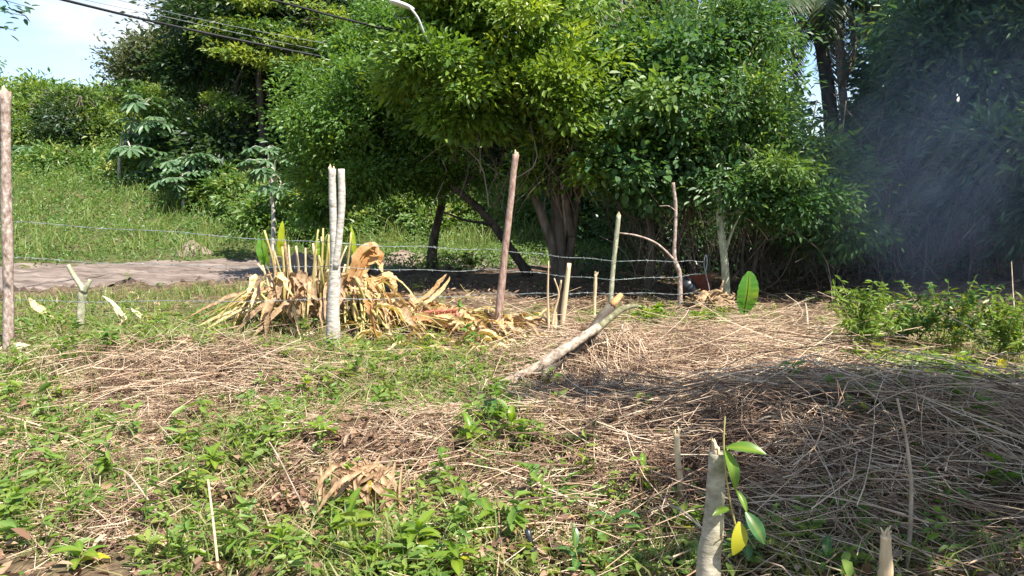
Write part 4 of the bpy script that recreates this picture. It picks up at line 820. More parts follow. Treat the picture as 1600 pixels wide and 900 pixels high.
for (pts, w, ti) in (([(545, 440), (560, 400), (578, 388), (592, 402)], .11, .75), ([(550, 445), (566, 396), (584, 384), (590, 398)], .10, .6), ([(555, 440), (574, 402), (592, 398), (596, 410)], .09, .9), ([(555, 450), (572, 415), (590, 408), (598, 425)], .11, .55), ([(570, 455), (600, 432), (612, 440), (618, 462)], .12, .5), ([(575, 450), (602, 437), (615, 450), (614, 468)], .10, .3), ([(560, 430), (600, 470), (660, 492), (740, 498)], .13, .02), ([(565, 445), (610, 480), (680, 500), (720, 505)], .11, .1),
                     ([(640, 478), (668, 462), (688, 440), (698, 428)], .055, .55), ([(640, 482), (662, 474), (690, 452), (703, 432)], .05, .1), ([(700, 545), (740, 540), (790, 545), (835, 538)], .15, .1), ([(650, 520), (690, 528), (740, 520), (790, 505)], .16, .0)):
    P = [at(a, b_, Y0 + .1 + .002 * (a - 560)) for a, b_ in pts]
    for q in P: q[2] = max(q[2], float(H(q[0], q[1])) + .04)
    mb = MB(); strip(mb, curve(P, 14), w, .35, np.array((.2, -.7, .8)), rng.normal(0, .3), ti, .05); part('dry_leaf', mb, M_DRY, t2)
for i in range(70):                                 # thin split fibres and stalks through the heap
    q = gp(rng.uniform(540, 800), rng.uniform(478, 545)); q[2] += rng.uniform(.02, .22); an = rng.uniform(0, 6.28); ln = rng.uniform(.15, .5); e = q + np.array((math.cos(an) * ln, math.sin(an) * ln * .6, rng.uniform(-.1, .12))); e[2] = max(e[2], float(H(e[0], e[1])) + .01)
    mb = MB(); limb(mb, [q, (q + e) / 2 + rng.normal(size=3) * .03, e], .006, .003, 4, 6); part('fibre', mb, M_STALK if i % 3 else M_TWIG, t2)
# red flower head fallen in the heap
fh = at(655, 493, Y0 - .1); t3 = thing('heliconia_flower', fh, 'coral-red flower head lying on the heap of withered leaves', 'flower'); mb = MB(); e = at(712, 488, Y0 - .1); limb(mb, [fh, (fh + e) / 2, e], .016, .008, 6, 6); part('flower_stem', mb, M_RED, t3)
for i in range(13):
    q = fh + (e - fh) * (i / 12); sg = 1 if i % 2 else -1; tip = q + np.array((.085, -.03, sg * .055)) * (1 - .3 * i / 12) + rng.normal(size=3) * .008; mb = MB(); c = curve([q, (q + tip) / 2 + (0, -.01, sg * .012), tip], 6); tubes(mb, c, np.array((.016, .024, .022, .016, .009, .002)), 6); part('bract', mb, M_RED, t3)

# single big leaf at right
g = gp(1166, 505); t = thing('heliconia_shoot', g, 'single large upright green leaf on a short stem at the wood edge', 'plant'); mb = MB(); a = at(1163, 488, g[1]); limb(mb, [g - (0, 0, .03), (g + a) / 2 + (0, -.03, 0), a], .016, .012, 7, 6, .02); part('stem', mb, M_SEED, t)
mb = MB(); e = at(1171, 424, g[1] - .03); c = curve([a, (a + e) / 2 + (0, -.03, 0), e], 16); K = 16; tq = np.linspace(0, 1, K); w = .125 * np.sin(np.clip(tq * .93 + .06, 0, 1) * math.pi) ** .55
cols = np.linspace(-1, 1, 7); V = np.stack([c + np.array((1, .15, 0)) * (w * q)[:, None] + np.array((0, -.10, 0)) * (abs(q) * w)[:, None] + np.array((0, .012, 0)) * np.sin(tq * 40 + q)[:, None] * abs(q) for q in cols], 1); idx = np.arange(K * 7).reshape(K, 7)
tn = .40 * np.exp(-((tq[:, None] - .42) / .14) ** 2 - ((cols[None] - .75) / .6) ** 2) + .05 * np.abs(cols[None]) + .35 * (np.abs(cols[None]) < .01) + .06 * (np.arange(K)[:, None] % 2)
mb.add(V, np.stack([idx[:-1, :-1], idx[:-1, 1:], idx[1:, 1:], idx[1:, :-1]], -1).reshape(-1, 4), tn.ravel()); lf = part('leaf', mb, M_BIG, t); mb = MB(); tubes(mb, c + (0, -.006, 0), np.linspace(.008, .002, K), 5); part('midrib', mb, M_SEED, lf)

# ------------------------------------------------------------------ fallen log and lying branches
lg = gp(806, 600); lg = at(806, 597, lg[1] - .12); t = thing('fallen_log', lg, 'weathered forked log slanting up from the straw with a broken green tip', 'log')
LY = lg[1]; e1 = at(935, 510, LY + .38); mb = MB(); limb(mb, [lg - (.12, 0, .03), at(845, 570, LY + .1), at(890, 540, LY + .2), e1], .047, .036, 10, 26, .16); part('log', mb, M_LOG, t)
mb = MB(); limb(mb, [at(925, 520, LY + .42), at(950, 500, LY + .5), at(972, 482, LY + .55), at(996, 478, LY + .6)], .042, .018, 9, 14, .06); part('broken_branch', mb, M_BARKL, t)
mb = MB(); limb(mb, [at(915, 530, LY + .5), at(938, 500, LY + .62), at(958, 476, LY + .7)], .048, .040, 10, 10, .1); part('dark_fork', mb, M_BARKT, t)
ce = at(958, 475, LY + .68); ad = unit(at(958, 476, LY + .7) - at(938, 500, LY + .62)); mb = MB(); tubes(mb, np.array([ce - ad * .02, ce + ad * .03, ce + ad * .09 + (.02, 0, .02)]), np.array((.037, .034, .022)), 5); part('cut_end', mb, M_CUT, t)
mb = MB(); limb(mb, [at(845, 588, LY + .02), at(880, 560, LY + .2), at(915, 530, LY + .36)], .035, .03, 7, 10, .12); part('peeled_bark', mb, M_BARKT, t)
def stick(name, label, pts, r0, r1, mat=M_TWIG, lift=.03, forks=()):
    P = [gp(*p) + (0, 0, lift + dz) for (*p, dz) in pts]; t_ = thing(name, P[0], label, 'stick'); mb_ = MB(); limb(mb_, P, r0, r1, 7, 14, .06); part('stick', mb_, mat, t_)
    for f_ in forks: mb_ = MB(); limb(mb_, [gp(*p) + (0, 0, lift + dz) for (*p, dz) in f_], r0 * .7, r1 * .6, 6, 8, .05); part('fork', mb_, mat, t_)
stick('fallen_branch', 'pale peeled branch lying on the straw right of the log foot', [(930, 606, .02), (965, 605, .03), (1000, 607, .02), (1035, 612, .0)], .022, .012, M_WOOD)
stick('fallen_branch', 'bent pale branch end lying on the straw under the big leaf', [(1095, 605, .02), (1130, 612, .04), (1170, 628, .0)], .016, .008, M_LOG)
stick('fallen_branch', 'thin dark stick running across the straw below the log', [(800, 612, .02), (880, 575, .16), (960, 566, .12), (1060, 548, .02)], .010, .007, M_BARKR)
stick('fallen_branch', 'long pale twig forking at the bottom edge before the front stump', [(995, 826, .03), (1050, 850, .14), (1100, 880, .10), (1150, 910, .02)], .007, .004, M_TWIG, forks=([(995, 826, .03), (1015, 865, .03), (1040, 905, 0)],))
stick('fallen_branch', 'small pale forked twig lying at the far left edge', [(10, 665, .03), (40, 677, .05), (70, 682, .03)], .008, .005, M_WOOD, forks=([(40, 677, .05), (43, 700, .0)],))
stick('fallen_branch', 'thin straw-coloured stalk leaning upright in the weeds at lower left', [(342, 905, .0), (336, 885, .18), (331, 868, .30)], .006, .004, M_WOOD)
stick('fallen_branch', 'straight dry stick slanting through the straw left of centre', [(390, 660, .02), (430, 740, .10), (480, 820, .02)], .006, .003)
stick('fallen_branch', 'pale arched stick lying in the shaded stems left of the tall stalk', [(1150, 700, .03), (1210, 690, .10), (1290, 735, .02)], .009, .005)
stick('fallen_branch', 'long pair-like grey stick lying level across the shaded heap', [(1240, 790, .05), (1350, 775, .10), (1460, 765, .08), (1580, 760, .02)], .010, .006)
stick('fallen_branch', 'straight grey stick crossing the shaded heap towards the tall stalk', [(1225, 645, .04), (1290, 640, .08), (1390, 640, .02)], .010, .006, M_BARKT)
stick('fallen_branch', 'curved bare twig bowing over the dark shade at right wood edge', [(1240, 470, .5), (1275, 455, .55), (1295, 470, .25), (1300, 482, .05)], .008, .004, M_TWIG)
stick('fallen_branch', 'thin twig leaning out of the weeds at lower left with pale end', [(175, 745, .02), (205, 790, .12), (255, 830, .02)], .006, .004)
stick('fallen_branch', 'short stub sticking up from the straw at the wood edge', [(1262, 520, .0), (1260, 512, .12), (1257, 505, .2)], .012, .008, M_TWIG)
stick('fallen_branch', 'slanting dry twig at the wood edge leaning over the right weeds', [(1590, 545, .0), (1580, 520, .3), (1573, 500, .62)], .008, .004)
# curved grey branch with a bare twig crown in the dark (right)
for (lab, pts, Yq, r0) in (('bare arched twig hanging before the dark wood under the palms', [(1215, 350), (1262, 375), (1290, 405), (1300, 450), (1302, 475)], 10.6, .010), ('long bare twig reaching right from the slanting sapling', [(1190, 345), (1245, 342), (1290, 328), (1345, 318)], 10.5, .008), ('pale bare twig slanting before the bluish dark wood at right', [(1505, 372), (1520, 355), (1540, 335)], 10.8, .007), ('curved pale twig between the dark wood and the glossy shrub', [(1555, 385), (1570, 370), (1585, 362)], 10.6, .007), ('bare red-brown twig bundle beneath the pale-trunk tree crown', [(1140, 330), (1165, 340), (1185, 355), (1200, 375)], 10.2, .009)):
    P = [at(a, b_, Yq) for a, b_ in pts]; t = thing('bare_twig', P[0], lab, 'twig'); mb = MB(); limb(mb, P, r0, r0 * .4, 6, 12, .06)
    for q in range(5):
        s = P[1 + q % (len(P) - 1)]; limb(mb, [s, s + rng.normal(size=3) * .12, s + rng.normal(size=3) * .25], r0 * .4, r0 * .15, 4, 5)
    part('twig', mb, M_TWIG, t)
# ------------------------------------------------------------------ dirt piles beyond the road
for (lab, px, py, Yq, rx, rz) in (('dirt pile beside the bank behind the clump of cut stalks', 467, 392, 15.5, .5, .38), ('small pale dirt pile in the bank weeds at left', 303, 392, 18.5, .42, .30), ('low earth mound by the dirt road behind the leaf heap', 630, 408, 17.2, .6, .28)):
    c = gat(px, Yq); t = thing('dirt_pile', c, lab, 'dirt pile'); uq = np.linspace(0, 1, 10); ph = np.linspace(0, 6.283, 20, endpoint=False); U_, P_ = np.meshgrid(uq, ph, indexing='ij')
    rr = U_ * rx * (1 + .2 * np.sin(P_ * 3 + px)); V = np.stack([c[0] + rr * np.cos(P_), c[1] + rr * np.sin(P_), 0 * rr], -1); V[..., 2] = H(V[..., 0], V[..., 1]) - .03 + rz * (1 - U_ ** 2) ** 1.2 + rng.normal(0, .02, U_.shape) * (1 - U_)
    idx = np.arange(200).reshape(10, 20); r2 = np.roll(idx, -1, 1); mb = MB(); mb.add(V, np.stack([idx[:-1], r2[:-1], r2[1:], idx[1:]], -1).reshape(-1, 4)); part('mound', mb, M_DIRT, t)

# ------------------------------------------------------------------ cut straw, litter, grass, weeds
def straw(n, seed_mask, lo, hi, rlo, rhi, K=4, hmax=.10, steep=.10, y0=2.4, y1=11, ang=None, sides=3):
    x, y = ground_pts(n, y0, y1); px, py = pix(x, y, H(x, y)); m = ell(px, py, seed_mask) * (.55 + .6 * (noise2(x, y, .9, 2) + .4).clip(0, 1)); ok = (rng.random(n) < m) & offroad(x, y); x, y, m = x[ok], y[ok], m[ok]; n = len(x)
    th = rng.uniform(0, 6.283, n) if ang is None else ang + rng.normal(0, .55, n) + (rng.random(n) < .5) * math.pi
    L = rng.uniform(lo, hi, n) * rng.uniform(.5, 1, n); t = np.linspace(-.5, .5, K); bend = rng.normal(0, .22, n) * L
    X = x[:, None] + np.cos(th)[:, None] * L[:, None] * t - np.sin(th)[:, None] * bend[:, None] * (4 * t * t); Yc = y[:, None] + np.sin(th)[:, None] * L[:, None] * t + np.cos(th)[:, None] * bend[:, None] * (4 * t * t)
    el = rng.normal(0, steep, n) * L
    Zc = H(X, Yc) * .5 + H(x, y)[:, None] * .5 + rng.random(n)[:, None] * hmax * m[:, None] + np.abs(el)[:, None] * .5 + el[:, None] * t + rng.normal(0, .006, (n, K)) + .006
    rr = rng.uniform(rlo, rhi, n)[:, None] * np.linspace(1.1, .7, K)[None]
    mb = MB(); tubes(mb, np.stack([X, Yc, Zc], -1), rr, sides); return mb
def reg(mb, name, mat, label): return props(part(name, mb, mat), label, kind='stuff')
reg(straw(72000, E_STRAW, .10, .50, .0009, .0028, 3, .10, .16), 'cut_straw', M_STRAW, 'dry cut straw strewn over the cleared plot')
reg(straw(26000, E_STRAW[:3] + [(300, 600, 190, 55, .8)] + E_STRAW[9:10] + E_STRAW[12:13], .4, 1.4, .0014, .0040, 6, .22, .10), 'cut_stems', M_STRAW, 'long dry cut stems heaped on the plot, most on its right half')
reg(straw(16000, [(800, 700, 900, 260, .8)], .08, .35, .0012, .003, 3, .05, .25), 'loose_stems', M_STRAW, 'short loose bits of dry stem lying among the weeds')
# stems hanging over the fallen log
mb = MB(); n = 200; f = rng.random(n); P = []
for i in range(n):
    a = at(850 + 130 * f[i] + rng.normal(0, 12), 580 - 70 * f[i] + rng.normal(0, 6), LY + .15 + .5 * f[i] + abs(rng.normal(0, .14))); e = gp(850 + 160 * f[i] + rng.normal(0, 35), 600 - 5 * f[i] + rng.normal(0, 16)); P.append(curve([a, (a + e) / 2 + rng.normal(size=3) * .06 + (0, -.05, .05), e], 5))
tubes(mb, np.array(P), np.repeat(rng.uniform(.002, .0045, n)[:, None], 5, 1), 3); reg(mb, 'hanging_stems', M_STRAW, 'dry stems hanging down from the fallen log')
# leaf litter
x, y = ground_pts(55000, 2.4, 13); px, py = pix(x, y, H(x, y)); ok = (rng.random(len(x)) < np.maximum(ell(px, py, E_LITTER), .16)) & offroad(x, y); x, y = x[ok], y[ok]; n = len(x)
mb = MB(); leaves(mb, np.stack([x, y, H(x, y) + rng.uniform(.005, .06, n)], -1), rv(n) * (1, 1, .35), np.array((0, 0, 1.)) + rng.normal(size=(n, 3)) * .5, rng.uniform(.03, .10, n), rng.uniform(.015, .045, n), 6, curl=.3); reg(mb, 'leaf_litter', M_LITTER, 'brown fallen leaves on the soil between the weeds')
# grass blades
x, y = ground_pts(160000, 2.4, 13.5); px, py = pix(x, y, H(x, y)); g1 = (ell(px, py, E_GREEN) * (1 - .8 * ell(px, py, E_BARE))) * (.35 + .9 * (noise2(x, y, .8, 1) + .35).clip(0, 1)); ok = (rng.random(len(x)) < g1) & offroad(x, y); x, y = x[ok], y[ok]; n = len(x)
hh = rng.gamma(3, .036, n).clip(.03, .28); lean = rng.normal(0, .6, (n, 2)) * hh[:, None]; tt = np.linspace(0, 1, 3)
P = np.stack([x[:, None] + lean[:, :1] * tt ** 1.5, y[:, None] + lean[:, 1:] * tt ** 1.5, H(x, y)[:, None] + hh[:, None] * (tt - .3 * tt ** 2)], -1)
mb = MB(); ribbons(mb, P, rng.uniform(.004, .010, n)[:, None] * np.array((1, .9, .1))[None], unit(np.stack([rng.normal(size=n), rng.normal(size=n), np.zeros(n)], -1)), np.clip(rng.normal(.22, .3, n), 0, 1)); reg(mb, 'grass', M_GRASS, 'short green and yellowing grass between the cut straw')
# low broad-leaved weeds
x, y = ground_pts(15000, 2.4, 13); px, py = pix(x, y, H(x, y)); g1 = np.maximum((ell(px, py, E_GREEN) * (1 - .8 * ell(px, py, E_BARE))), .05) * (.2 + 1.1 * (noise2(x, y, .7, 5) + .3).clip(0, 1)); ok = (rng.random(len(x)) < g1 * .9) & offroad(x, y); x, y = x[ok], y[ok]; n = len(x); m = 9
hh = rng.uniform(.03, .16, n); c = np.stack([x, y, H(x, y)], -1); q = rng.random((n, m)); a = rng.uniform(0, 6.283, (n, m)); d = np.stack([np.cos(a), np.sin(a), rng.uniform(-.1, .6, (n, m))], -1)
P = c[:, None, :] + np.array((0, 0, 1.)) * (hh[:, None] * (.3 + .7 * q))[..., None] + d * .012; Ls = (rng.uniform(.025, .075, n)[:, None] * rng.uniform(.7, 1.2, (n, m))).ravel()
mb = MB(); leaves(mb, P.reshape(-1, 3), d.reshape(-1, 3), np.array((0, 0, 1.)) + rng.normal(size=(n * m, 3)) * .35, Ls, Ls * .42, 6, np.repeat(np.clip(rng.normal(.1, .2, n), 0, 1), m), curl=.2)
mb2 = MB(); reg(mb, 'low_weeds', M_WEED, 'small broad-leaved weeds sprouting through the straw')
# taller leafy weeds, mostly close by
x, y = ground_pts(2600, 2.4, 9); px, py = pix(x, y, H(x, y)); g1 = np.maximum((ell(px, py, E_GREEN) * (1 - .8 * ell(px, py, E_BARE))), .04) * (.15 + 1.2 * (noise2(x, y, .9, 3) + .2).clip(0, 1)); ok = (rng.random(len(x)) < g1 * .55); x, y = x[ok], y[ok]; n = len(x); m = 12
hh = rng.uniform(.10, .30, n); base = np.stack([x, y, H(x, y)], -1); tp = base + np.stack([rng.normal(0, .05, n), rng.normal(0, .05, n), hh], -1); mb = MB(); tubes(mb, np.stack([base, base * .5 + tp * .5 + rng.normal(size=(n, 3)) * .01, tp], 1), np.repeat(np.array([[.003, .0025, .0015]]), n, 0), 3)
q = .25 + .75 * rng.random((n, m)); a = rng.uniform(0, 6.283, (n, m)); el = rng.uniform(-.3, .9, (n, m)); d = np.stack([np.cos(a), np.sin(a), el], -1); P = base[:, None] + (tp - base)[:, None] * q[..., None]; sp_w = np.repeat(rng.uniform(.22, .5, n), m)
Ls = (rng.uniform(.045, .10, n)[:, None] * rng.uniform(.6, 1.2, (n, m))).ravel(); leaves(mb, P.reshape(-1, 3), d.reshape(-1, 3), np.array((0, 0, 1.)) + rng.normal(size=(n * m, 3)) * .4, Ls, Ls * sp_w, 6, np.repeat(np.clip(rng.normal(.08, .22, n), 0, 1), m), curl=.3); reg(mb, 'leafy_weeds', M_WEED, 'taller leafy weeds standing among the low ones near the camera')
# grass fringe at the fence foot on the left and under the trees
x = rng.uniform(-8.5, 5.5, 26000); y = rng.uniform(7.8, 12.5, 26000); dd = -(road_s(x, y) + road_w(x, y)); ok = (dd > np.where(x < -2, .75, .35)) & (dd < 1.8) & (rng.random(len(x)) < np.where(x < -2, .8, .5)); x, y = x[ok], y[ok]; n = len(x); hh = rng.uniform(.06, .28, n); lean = rng.normal(0, .4, (n, 2)) * hh[:, None]
tt = np.linspace(0, 1, 3); P = np.stack([x[:, None] + lean[:, :1] * tt ** 2, y[:, None] + lean[:, 1:] * tt ** 2, H(x, y)[:, None] + hh[:, None] * (tt - .25 * tt ** 2)], -1)
mb = MB(); ribbons(mb, P, rng.uniform(.006, .014, n)[:, None] * np.array((1, .9, .1))[None], unit(np.stack([rng.normal(size=n), rng.normal(size=n), np.zeros(n)], -1)), np.clip(rng.normal(.08, .2, n), 0, 1)); reg(mb, 'verge_grass', M_GRASS, 'longer grass along the near verge of the dirt road')

# ------------------------------------------------------------------ seedlings with leaves one can pick out
def leaf_mesh(nm, mat, wr=.36, curl=.25, tint=0.0):
    mb = MB(); K = 7; t = np.linspace(0, 1, K); w = wr * .5 * np.sin(np.clip(t * .95 + .03, 0, 1) * math.pi) ** .8; c = np.stack([t, 0 * t, .12 * np.sin(t * 2) - curl * t ** 2], -1)
    V = np.stack([c + np.stack([0 * t, w * s, abs(s) * w * .35], -1) for s in (-1, -.5, 0, .5, 1)], 1); idx = np.arange(K * 5).reshape(K, 5)
    mb.add(V, np.stack([idx[:-1, :-1], idx[:-1, 1:], idx[1:, 1:], idx[1:, :-1]], -1).reshape(-1, 4), np.tile(tint + np.array((.0, 0, .28 * (1 - tint), 0, 0)), K)); return mb.mesh(nm, mat)
LM = {'b': [leaf_mesh('leaf', M_SEED, .36, .2), leaf_mesh('leaf', M_SEED, .34, .45, .08), leaf_mesh('leaf', M_SEED, .42, .3, .15)], 'd': [leaf_mesh('leaf', M_SEEDD, .34, .15), leaf_mesh('leaf', M_SEEDD, .38, .35)], 'y': [leaf_mesh('leaf', M_SEED, .42, .4, .95)], 'n': [leaf_mesh('leaf', M_SEED, .20, .35), leaf_mesh('leaf', M_SEED, .16, .6, .1)], 'r': [leaf_mesh('leaf', M_SEEDD, .62, .25), leaf_mesh('leaf', M_SEED, .6, .3)]}
def seedling(label, px, py, hpx, lpx, nl, kd='b', yel=0, spread=1.0, lean=(0, 0)):
    g = gp(px, py); s = g[1] / FOC; h = hpx * s; t = thing('seedling', g, label, 'seedling'); mb = MB(); top = g + np.array((lean[0] * s, lean[1] * s, h)); c = curve([g - (0, 0, .02), (g + top) / 2 + rng.normal(size=3) * .01, top], 8); tubes(mb, c, np.linspace(.0045, .0025, 8), 5); part('stem', mb, M_STALK, t)
    for i in range(nl):
        f = .35 + .65 * (i + 1) / nl; p = np.array([np.interp(f * 7, np.arange(8), c[:, k]) for k in range(3)]); a = i * 2.4 + rng.normal(0, .3); el = rng.uniform(.0, .6) if f < .9 else rng.uniform(.4, 1.0)
        d = np.array((math.cos(a) * math.cos(el), math.sin(a) * math.cos(el), math.sin(el))) * spread; ms = LM['y'] if i < yel else LM[kd]; place('leaf', ms[i % len(ms)], t, p, d, np.array((0, 0, 1.)) + rng.normal(size=3) * .2, lpx * s * rng.uniform(.75, 1.15))
seedling('bright seedling with star of pointed leaves right of the bottom centre', 1003, 790, 70, 38, 8)
seedling('dark seedling with paired leaves at the bottom beside the black tube', 898, 895, 42, 55, 7, 'd')
seedling('dark-leaved seedling just below the star-leaved seedling', 958, 845, 40, 45, 6, 'd')
seedling('bushy green seedling below the foot of the log, with two pale leaves', 800, 695, 40, 36, 12)
seedling('round-leaved seedling left of the log foot seedling', 770, 668, 26, 34, 7, 'r')
seedling('seedling with light green leaves beneath the withered frond', 545, 835, 30, 48, 8)
seedling('tall-leaved bright seedling at bottom centre, right of the withered frond', 655, 880, 60, 48, 12)
seedling('broad-leaved seedling at bottom centre touching the bottom edge', 712, 905, 50, 46, 11, 'b', 1)
seedling('narrow-leaved seedling between the frond and the bottom edge', 590, 895, 45, 46, 12, 'n')
seedling('seedling with one yellow leaf in the shade left of centre right', 905, 705, 22, 36, 6, 'd', 1)
seedling('seedling with yellow leaves beside the cut pale stick', 1065, 850, 48, 34, 10, 'b', 3)
seedling('dark green seedling at the foot of the front stump', 1165, 890, 52, 44, 12, 'd', 1)
seedling('leafy seedling cluster right of the front stump at the bottom', 1290, 905, 40, 40, 12, 'd')
seedling('light seedling at the bottom edge left of the broken stake', 1325, 898, 38, 34, 9)
seedling('green seedling in the shade right of the tall grey stalk', 1450, 860, 30, 30, 7, 'd', 1)
seedling('round-leaved weed in the straw at far left middle', 156, 672, 14, 26, 4, 'r')
seedling('leafy weed cluster below the left straw mound', 335, 745, 36, 30, 12)
seedling('bright weed cluster in front of the left straw mound', 372, 705, 26, 28, 10)
seedling('wide-leaved weed at lower left with pale upturned leaf', 130, 885, 26, 40, 8, 'b', 1)
seedling('leafy weed growing at the left edge near the bottom', 30, 810, 40, 46, 11, 'n')
seedling('weed with pointed leaves at lower left, right of the thin twig', 280, 885, 34, 46, 11, 'n')
seedling('dark-leaved weed in the straw behind the tall grey stalk', 1375, 650, 18, 34, 7, 'd')
seedling('dark broad-leaved weed at the edge of shade right of the tall stalk', 1475, 690, 22, 40, 7, 'd', 1)
seedling('small pale weed under the log foot', 905, 585, 14, 20, 5)
seedling('bright small weed between two straw patches left of centre', 500, 690, 22, 34, 8)
seedling('large-leaved weed left of the black tube', 770, 840, 40, 42, 8, 'b', 1)
seedling('upright weed at lower left of the withered frond', 440, 880, 44, 44, 12, 'n')
seedling('weed with yellow-green leaves right of the black tube', 850, 815, 26, 32, 7, 'b', 1)
seedling('shiny weed left of the log under the leaning post', 735, 700, 30, 34, 8)
# leaves sprouting from the front stump
t = thing('stump_sprout', at(1128, 715, FRONT_Y - .03), 'long drooping green leaves hanging at the top of the front stump', 'sprout'); mb = MB()
sp_ = at(1131, 700, FRONT_Y - .04); tubes(mb, curve([at(1133, 650, FRONT_Y - .03), sp_, at(1140, 780, FRONT_Y - .05), at(1160, 860, FRONT_Y - .04)], 10), np.full(10, .003), 5); part('stem', mb, M_STALK, t)
for (p1, p2, nrm, kd, wid) in (((1134, 700), (1197, 706), (0, -.5, 1), 'b', 1.1), ((1132, 702), (1152, 765), (.5, -1, .3), 'b', 1), ((1150, 765), (1168, 800), (.3, -1, .2), 'b', .8), ((1155, 815), (1153, 868), (.2, -1, .2), 'y', 1.3), ((1165, 800), (1195, 850), (.2, -1, .4), 'd', 1.3), ((1140, 795), (1115, 803), (0, -.6, 1), 'b', .9)):
    a, e = at(*p1, FRONT_Y - .05), at(*p2, FRONT_Y - .10); l = np.linalg.norm(e - a); place('leaf', LM[kd][0], t, a, e - a, np.array(nrm, float), (l, l * wid, l))
# weedy shrubs on the right with compound leaves
def shrub(label, px, py, wpx, hpx, n, mat, flowers=(), L=.06, wr=.42):
    g = gp(px, py); s = g[1] / FOC; t = thing('weedy_shrub', g, label, 'shrub', 'weedy shrubs at the wood edge'); st, lf = MB(), MB()
    for i in range(n):
        e = g + np.array((rng.normal(0, wpx * .42) * s, rng.normal(0, .22), hpx * s * rng.uniform(.45, 1.05))); c = curve([g + rng.normal(size=3) * (.08, .08, 0), g * .4 + e * .6 + (0, 0, .05), e], 8); tubes(st, c, np.linspace(.004, .0015, 8), 4)
        m = 26; q = rng.uniform(.3, 1.02, m); p = np.stack([np.interp(q * 7, np.arange(8), c[:, k]) for k in range(3)], -1); d = unit(np.stack([rng.normal(size=m), rng.normal(size=m), rng.normal(.1, .4, m)], -1)); ls = L * rng.uniform(.6, 1.3, m)
        leaves(lf, p, d, np.array((0, 0, 1.)) + rng.normal(size=(m, 3)) * .4, ls, ls * wr, 6, np.clip(rng.normal(.12, .2, m), 0, 1), .25)
    part('stems', st, M_STALK, t); part('foliage', lf, mat, t, smooth=False)
    for (fx, fy) in flowers:
        c = at(fx, fy, g[1] - .35); mb = MB(); d0 = unit(np.array((0, 0, EYE)) - c + np.array((0, 0, .6))); a1 = unit(np.cross(d0, (0, 0, 1.))); a2 = np.cross(a1, d0); m = 8; an = np.arange(m) * 6.283 / m
        D = a1 * np.cos(an)[:, None] + a2 * np.sin(an)[:, None] + d0 * .25; leaves(mb, np.repeat(c[None], m, 0), D, np.repeat(d0[None], m, 0), .038, .032, 6); part('flower', mb, M_FLOWER, t)
shrub('feathery green shrub at the wood edge, first right of the straw', 1350, 565, 62, 120, 40, M_WEED, (), .075, .28)
shrub('leafy shrub between the feathery shrub and the pale stem, in half shade', 1405, 555, 70, 90, 34, M_SEEDD)
shrub('tall mixed shrub right of the straw by the wood edge', 1475, 560, 80, 120, 40, M_SEEDD)
shrub('small-leaved shrub at the right edge of the picture', 1565, 580, 70, 125, 40, M_WEED)
shrub('low shrub with yellow flowers at the right edge', 1540, 612, 60, 35, 22, M_SEED, ((1527, 587), (1566, 568)))
shrub('low bushy weed below the tall mixed shrub', 1480, 610, 60, 45, 22, M_WEED)
shrub('leafy weed at the right edge just below the yellow flowers', 1590, 640, 50, 40, 20, M_SEED)
shrub('thin low weed on the straw in front of the half-shaded shrub', 1370, 590, 40, 30, 14, M_WEED)
shrub('low green weeds in front of the feathery shrub', 1420, 600, 70, 35, 20, M_WEED)
shrub('tufted weed at the wood edge by the crooked live post', 1020, 505, 45, 28, 16, M_SEED)
shrub('bright tufted weed left of the single large leaf', 1115, 515, 40, 30, 14, M_SEED)
shrub('shaded green weed at the feet of the broad tree', 735, 425, 45, 30, 14, M_SEEDD)

# withered frond bundle at lower centre
g = gp(562, 800); t = thing('withered_frond', g, 'bunch of withered brown leaves drooping in the weeds at lower centre', 'withered plant'); top = at(560, 730, g[1]); mb = MB(); limb(mb, [g, (g + top) / 2, top], .008, .006, 6, 6); part('stem', mb, M_TWIG, t)
for i in range(64):
    a = top + rng.normal(size=3) * (.09, .05, .016); px = rng.uniform(488, 640); e = at(px, rng.uniform(775, 850), g[1] + rng.normal(-.06, .06)); mid = (a + e) / 2 + np.array((0, -.03, .05)); mb = MB(); strip(mb, curve([a, mid, e], 7), rng.uniform(.016, .034), rng.uniform(.3, .9), np.array((0, -1, .4)) + rng.normal(size=3) * .3, rng.normal(0, .6), rng.random() ** 3, .05); part('leaflet', mb, M_DRYB, t)
e = at(573, 775, g[1] - .08); place('yellow_leaf', leaf_mesh('yellow_leaf', M_YEL, .42, .1), t, at(578, 750, g[1] - .08), e - at(578, 750, g[1] - .08), np.array((.1, -1, .2)), .075)
# dry leaves on the grass at left
def dryleaf(label, segs, w, ti=.0, mat=None):
    P0 = gp(*segs[0][0]); t_ = thing('dry_leaf', P0, label, 'dry leaf')
    for s_ in segs:
        P = [at(a, b_, P0[1] + .02 * i) for i, (a, b_) in enumerate(s_)]
        for q in P: q[2] = max(q[2], float(H(q[0], q[1])) + .02)
        mb_ = MB(); strip(mb_, curve(P, 9), w, .35, np.array((.2, -.8, .7)), rng.normal(0, .4), ti, .08); part('blade', mb_, mat or M_DRY, t_)
M_PALE = leaf_mat('bleached_leaf', [(.34, .24, .12), (.60, .52, .32), (.72, .67, .48)], None, trans=.2, tboost=1, rough=.6, scale=22, blotch=2.0)
dryleaf('tan dry leaf standing in the grass just right of the left post', [[(85, 500), (70, 490), (55, 478), (47, 466)]], .10, .15)
dryleaf('bleached torn leaf on the grass between Y-shaped stump and the clump', [[(200, 505), (190, 490), (178, 475), (160, 462)], [(230, 508), (218, 492), (205, 482)], [(195, 512), (192, 500), (196, 488)], [(215, 512), (228, 505), (244, 508)], [(178, 478), (186, 492), (190, 506)]], .05, 0, M_PALE)
dryleaf('small brown dry leaf on the grass left of the Y-shaped stump', [[(95, 505), (105, 500), (115, 502)]], .07, .5)
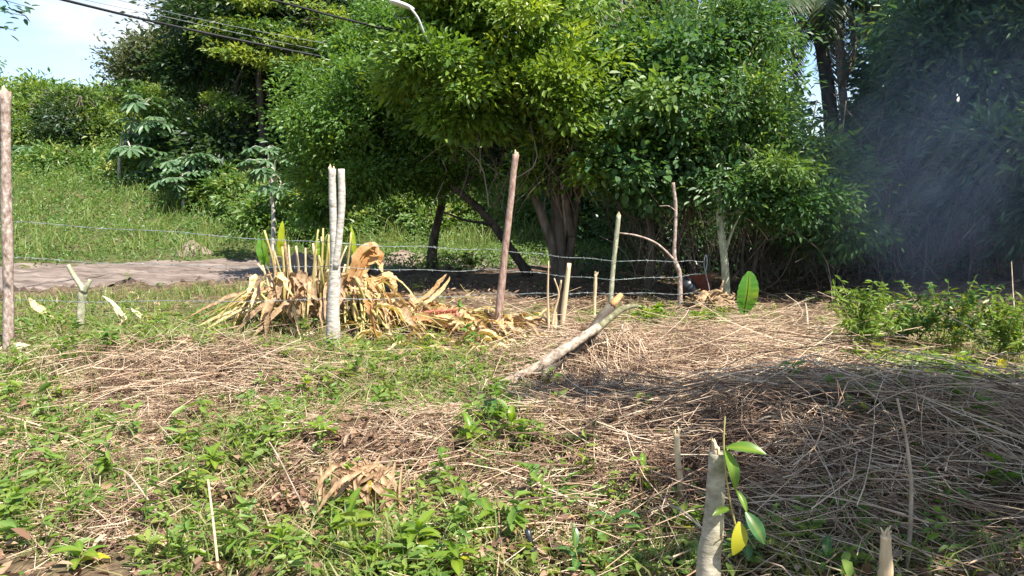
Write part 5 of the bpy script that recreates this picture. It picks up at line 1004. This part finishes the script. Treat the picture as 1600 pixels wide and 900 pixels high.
dryleaf('pale yellow leaf piece lying in front of the clump near the white post', [[(468, 528), (480, 522), (492, 527)], [(455, 512), (462, 520), (466, 530)]], .045, .05, M_PALE)
dryleaf('yellowed leaf lying at the foot of the lichened post', [[(2, 548), (20, 541), (45, 540)]], .08, 0, M_PALE)
dryleaf('tan curled leaf on the green grass below the leaf heap', [[(530, 572), (545, 568), (560, 574)]], .06, .2)
# grey rotten wood chunk, black tube, white scrap
g = gp(410, 612); t = thing('wood_chunk', g, 'weathered grey chunk of rotten wood on the straw left of centre', 'wood'); mb = MB(); limb(mb, [g + (-.07, 0, .06), g + (0, -.02, .03), g + (.10, -.02, .0)], .035, .025, 7, 9, .30); part('chunk', mb, M_BARKT, t)
g = gp(834, 880); t = thing('black_tube', g, 'short black plastic tube poking up slantwise in the weeds', 'tube'); a, e = at(836, 878, g[1]), at(824, 828, g[1]); mb = MB(); tubes(mb, np.array([a, a * .45 + e * .55]), np.array((.011, .011)), 10); part('barrel', mb, M_BLACK, t); mb = MB(); tubes(mb, np.array([a * .5 + e * .5, a * .3 + e * .7, e]), np.array((.014, .012, .013)), 10); part('cap', mb, M_BLACK, t)

# ------------------------------------------------------------------ added bluish haze volume imitating a lens-flare veil before the shaded wood
m, n_ = mat_new('flare_haze'); Lk = n_.links.new
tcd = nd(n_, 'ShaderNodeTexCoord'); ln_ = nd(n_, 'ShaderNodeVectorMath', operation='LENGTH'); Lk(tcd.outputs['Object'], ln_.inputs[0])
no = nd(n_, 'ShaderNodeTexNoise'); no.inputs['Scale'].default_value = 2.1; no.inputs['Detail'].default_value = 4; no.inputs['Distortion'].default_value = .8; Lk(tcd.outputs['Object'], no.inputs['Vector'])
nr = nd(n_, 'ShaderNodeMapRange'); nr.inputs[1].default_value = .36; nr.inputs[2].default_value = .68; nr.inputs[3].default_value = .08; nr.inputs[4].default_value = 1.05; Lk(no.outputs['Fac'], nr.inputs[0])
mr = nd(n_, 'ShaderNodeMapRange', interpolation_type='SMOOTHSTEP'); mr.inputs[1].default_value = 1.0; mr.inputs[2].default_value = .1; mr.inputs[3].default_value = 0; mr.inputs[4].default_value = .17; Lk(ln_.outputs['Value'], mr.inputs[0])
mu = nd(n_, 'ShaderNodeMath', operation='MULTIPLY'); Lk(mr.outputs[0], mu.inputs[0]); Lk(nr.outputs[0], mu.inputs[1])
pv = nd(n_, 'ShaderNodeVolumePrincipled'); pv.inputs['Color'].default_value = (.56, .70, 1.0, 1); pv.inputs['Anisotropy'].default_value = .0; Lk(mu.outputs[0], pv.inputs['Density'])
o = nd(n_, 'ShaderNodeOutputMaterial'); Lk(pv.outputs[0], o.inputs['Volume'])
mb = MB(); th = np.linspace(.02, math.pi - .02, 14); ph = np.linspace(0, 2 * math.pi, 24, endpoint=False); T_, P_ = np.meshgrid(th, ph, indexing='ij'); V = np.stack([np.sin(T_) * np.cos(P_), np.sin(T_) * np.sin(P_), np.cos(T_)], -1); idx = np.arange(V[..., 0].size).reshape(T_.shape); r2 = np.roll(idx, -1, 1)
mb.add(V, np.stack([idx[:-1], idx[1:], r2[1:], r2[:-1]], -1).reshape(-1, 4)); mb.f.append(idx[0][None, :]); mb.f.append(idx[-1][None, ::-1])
o = part('flare_haze', mb, m); props(o, 'added thin bluish haze imitating a lens-flare veil in front of the shaded wood at right', kind='stuff'); c = at(1490, 235, 9.6); o.location = [float(q) for q in c]; o.scale = (2.3, 1.7, 2.6)
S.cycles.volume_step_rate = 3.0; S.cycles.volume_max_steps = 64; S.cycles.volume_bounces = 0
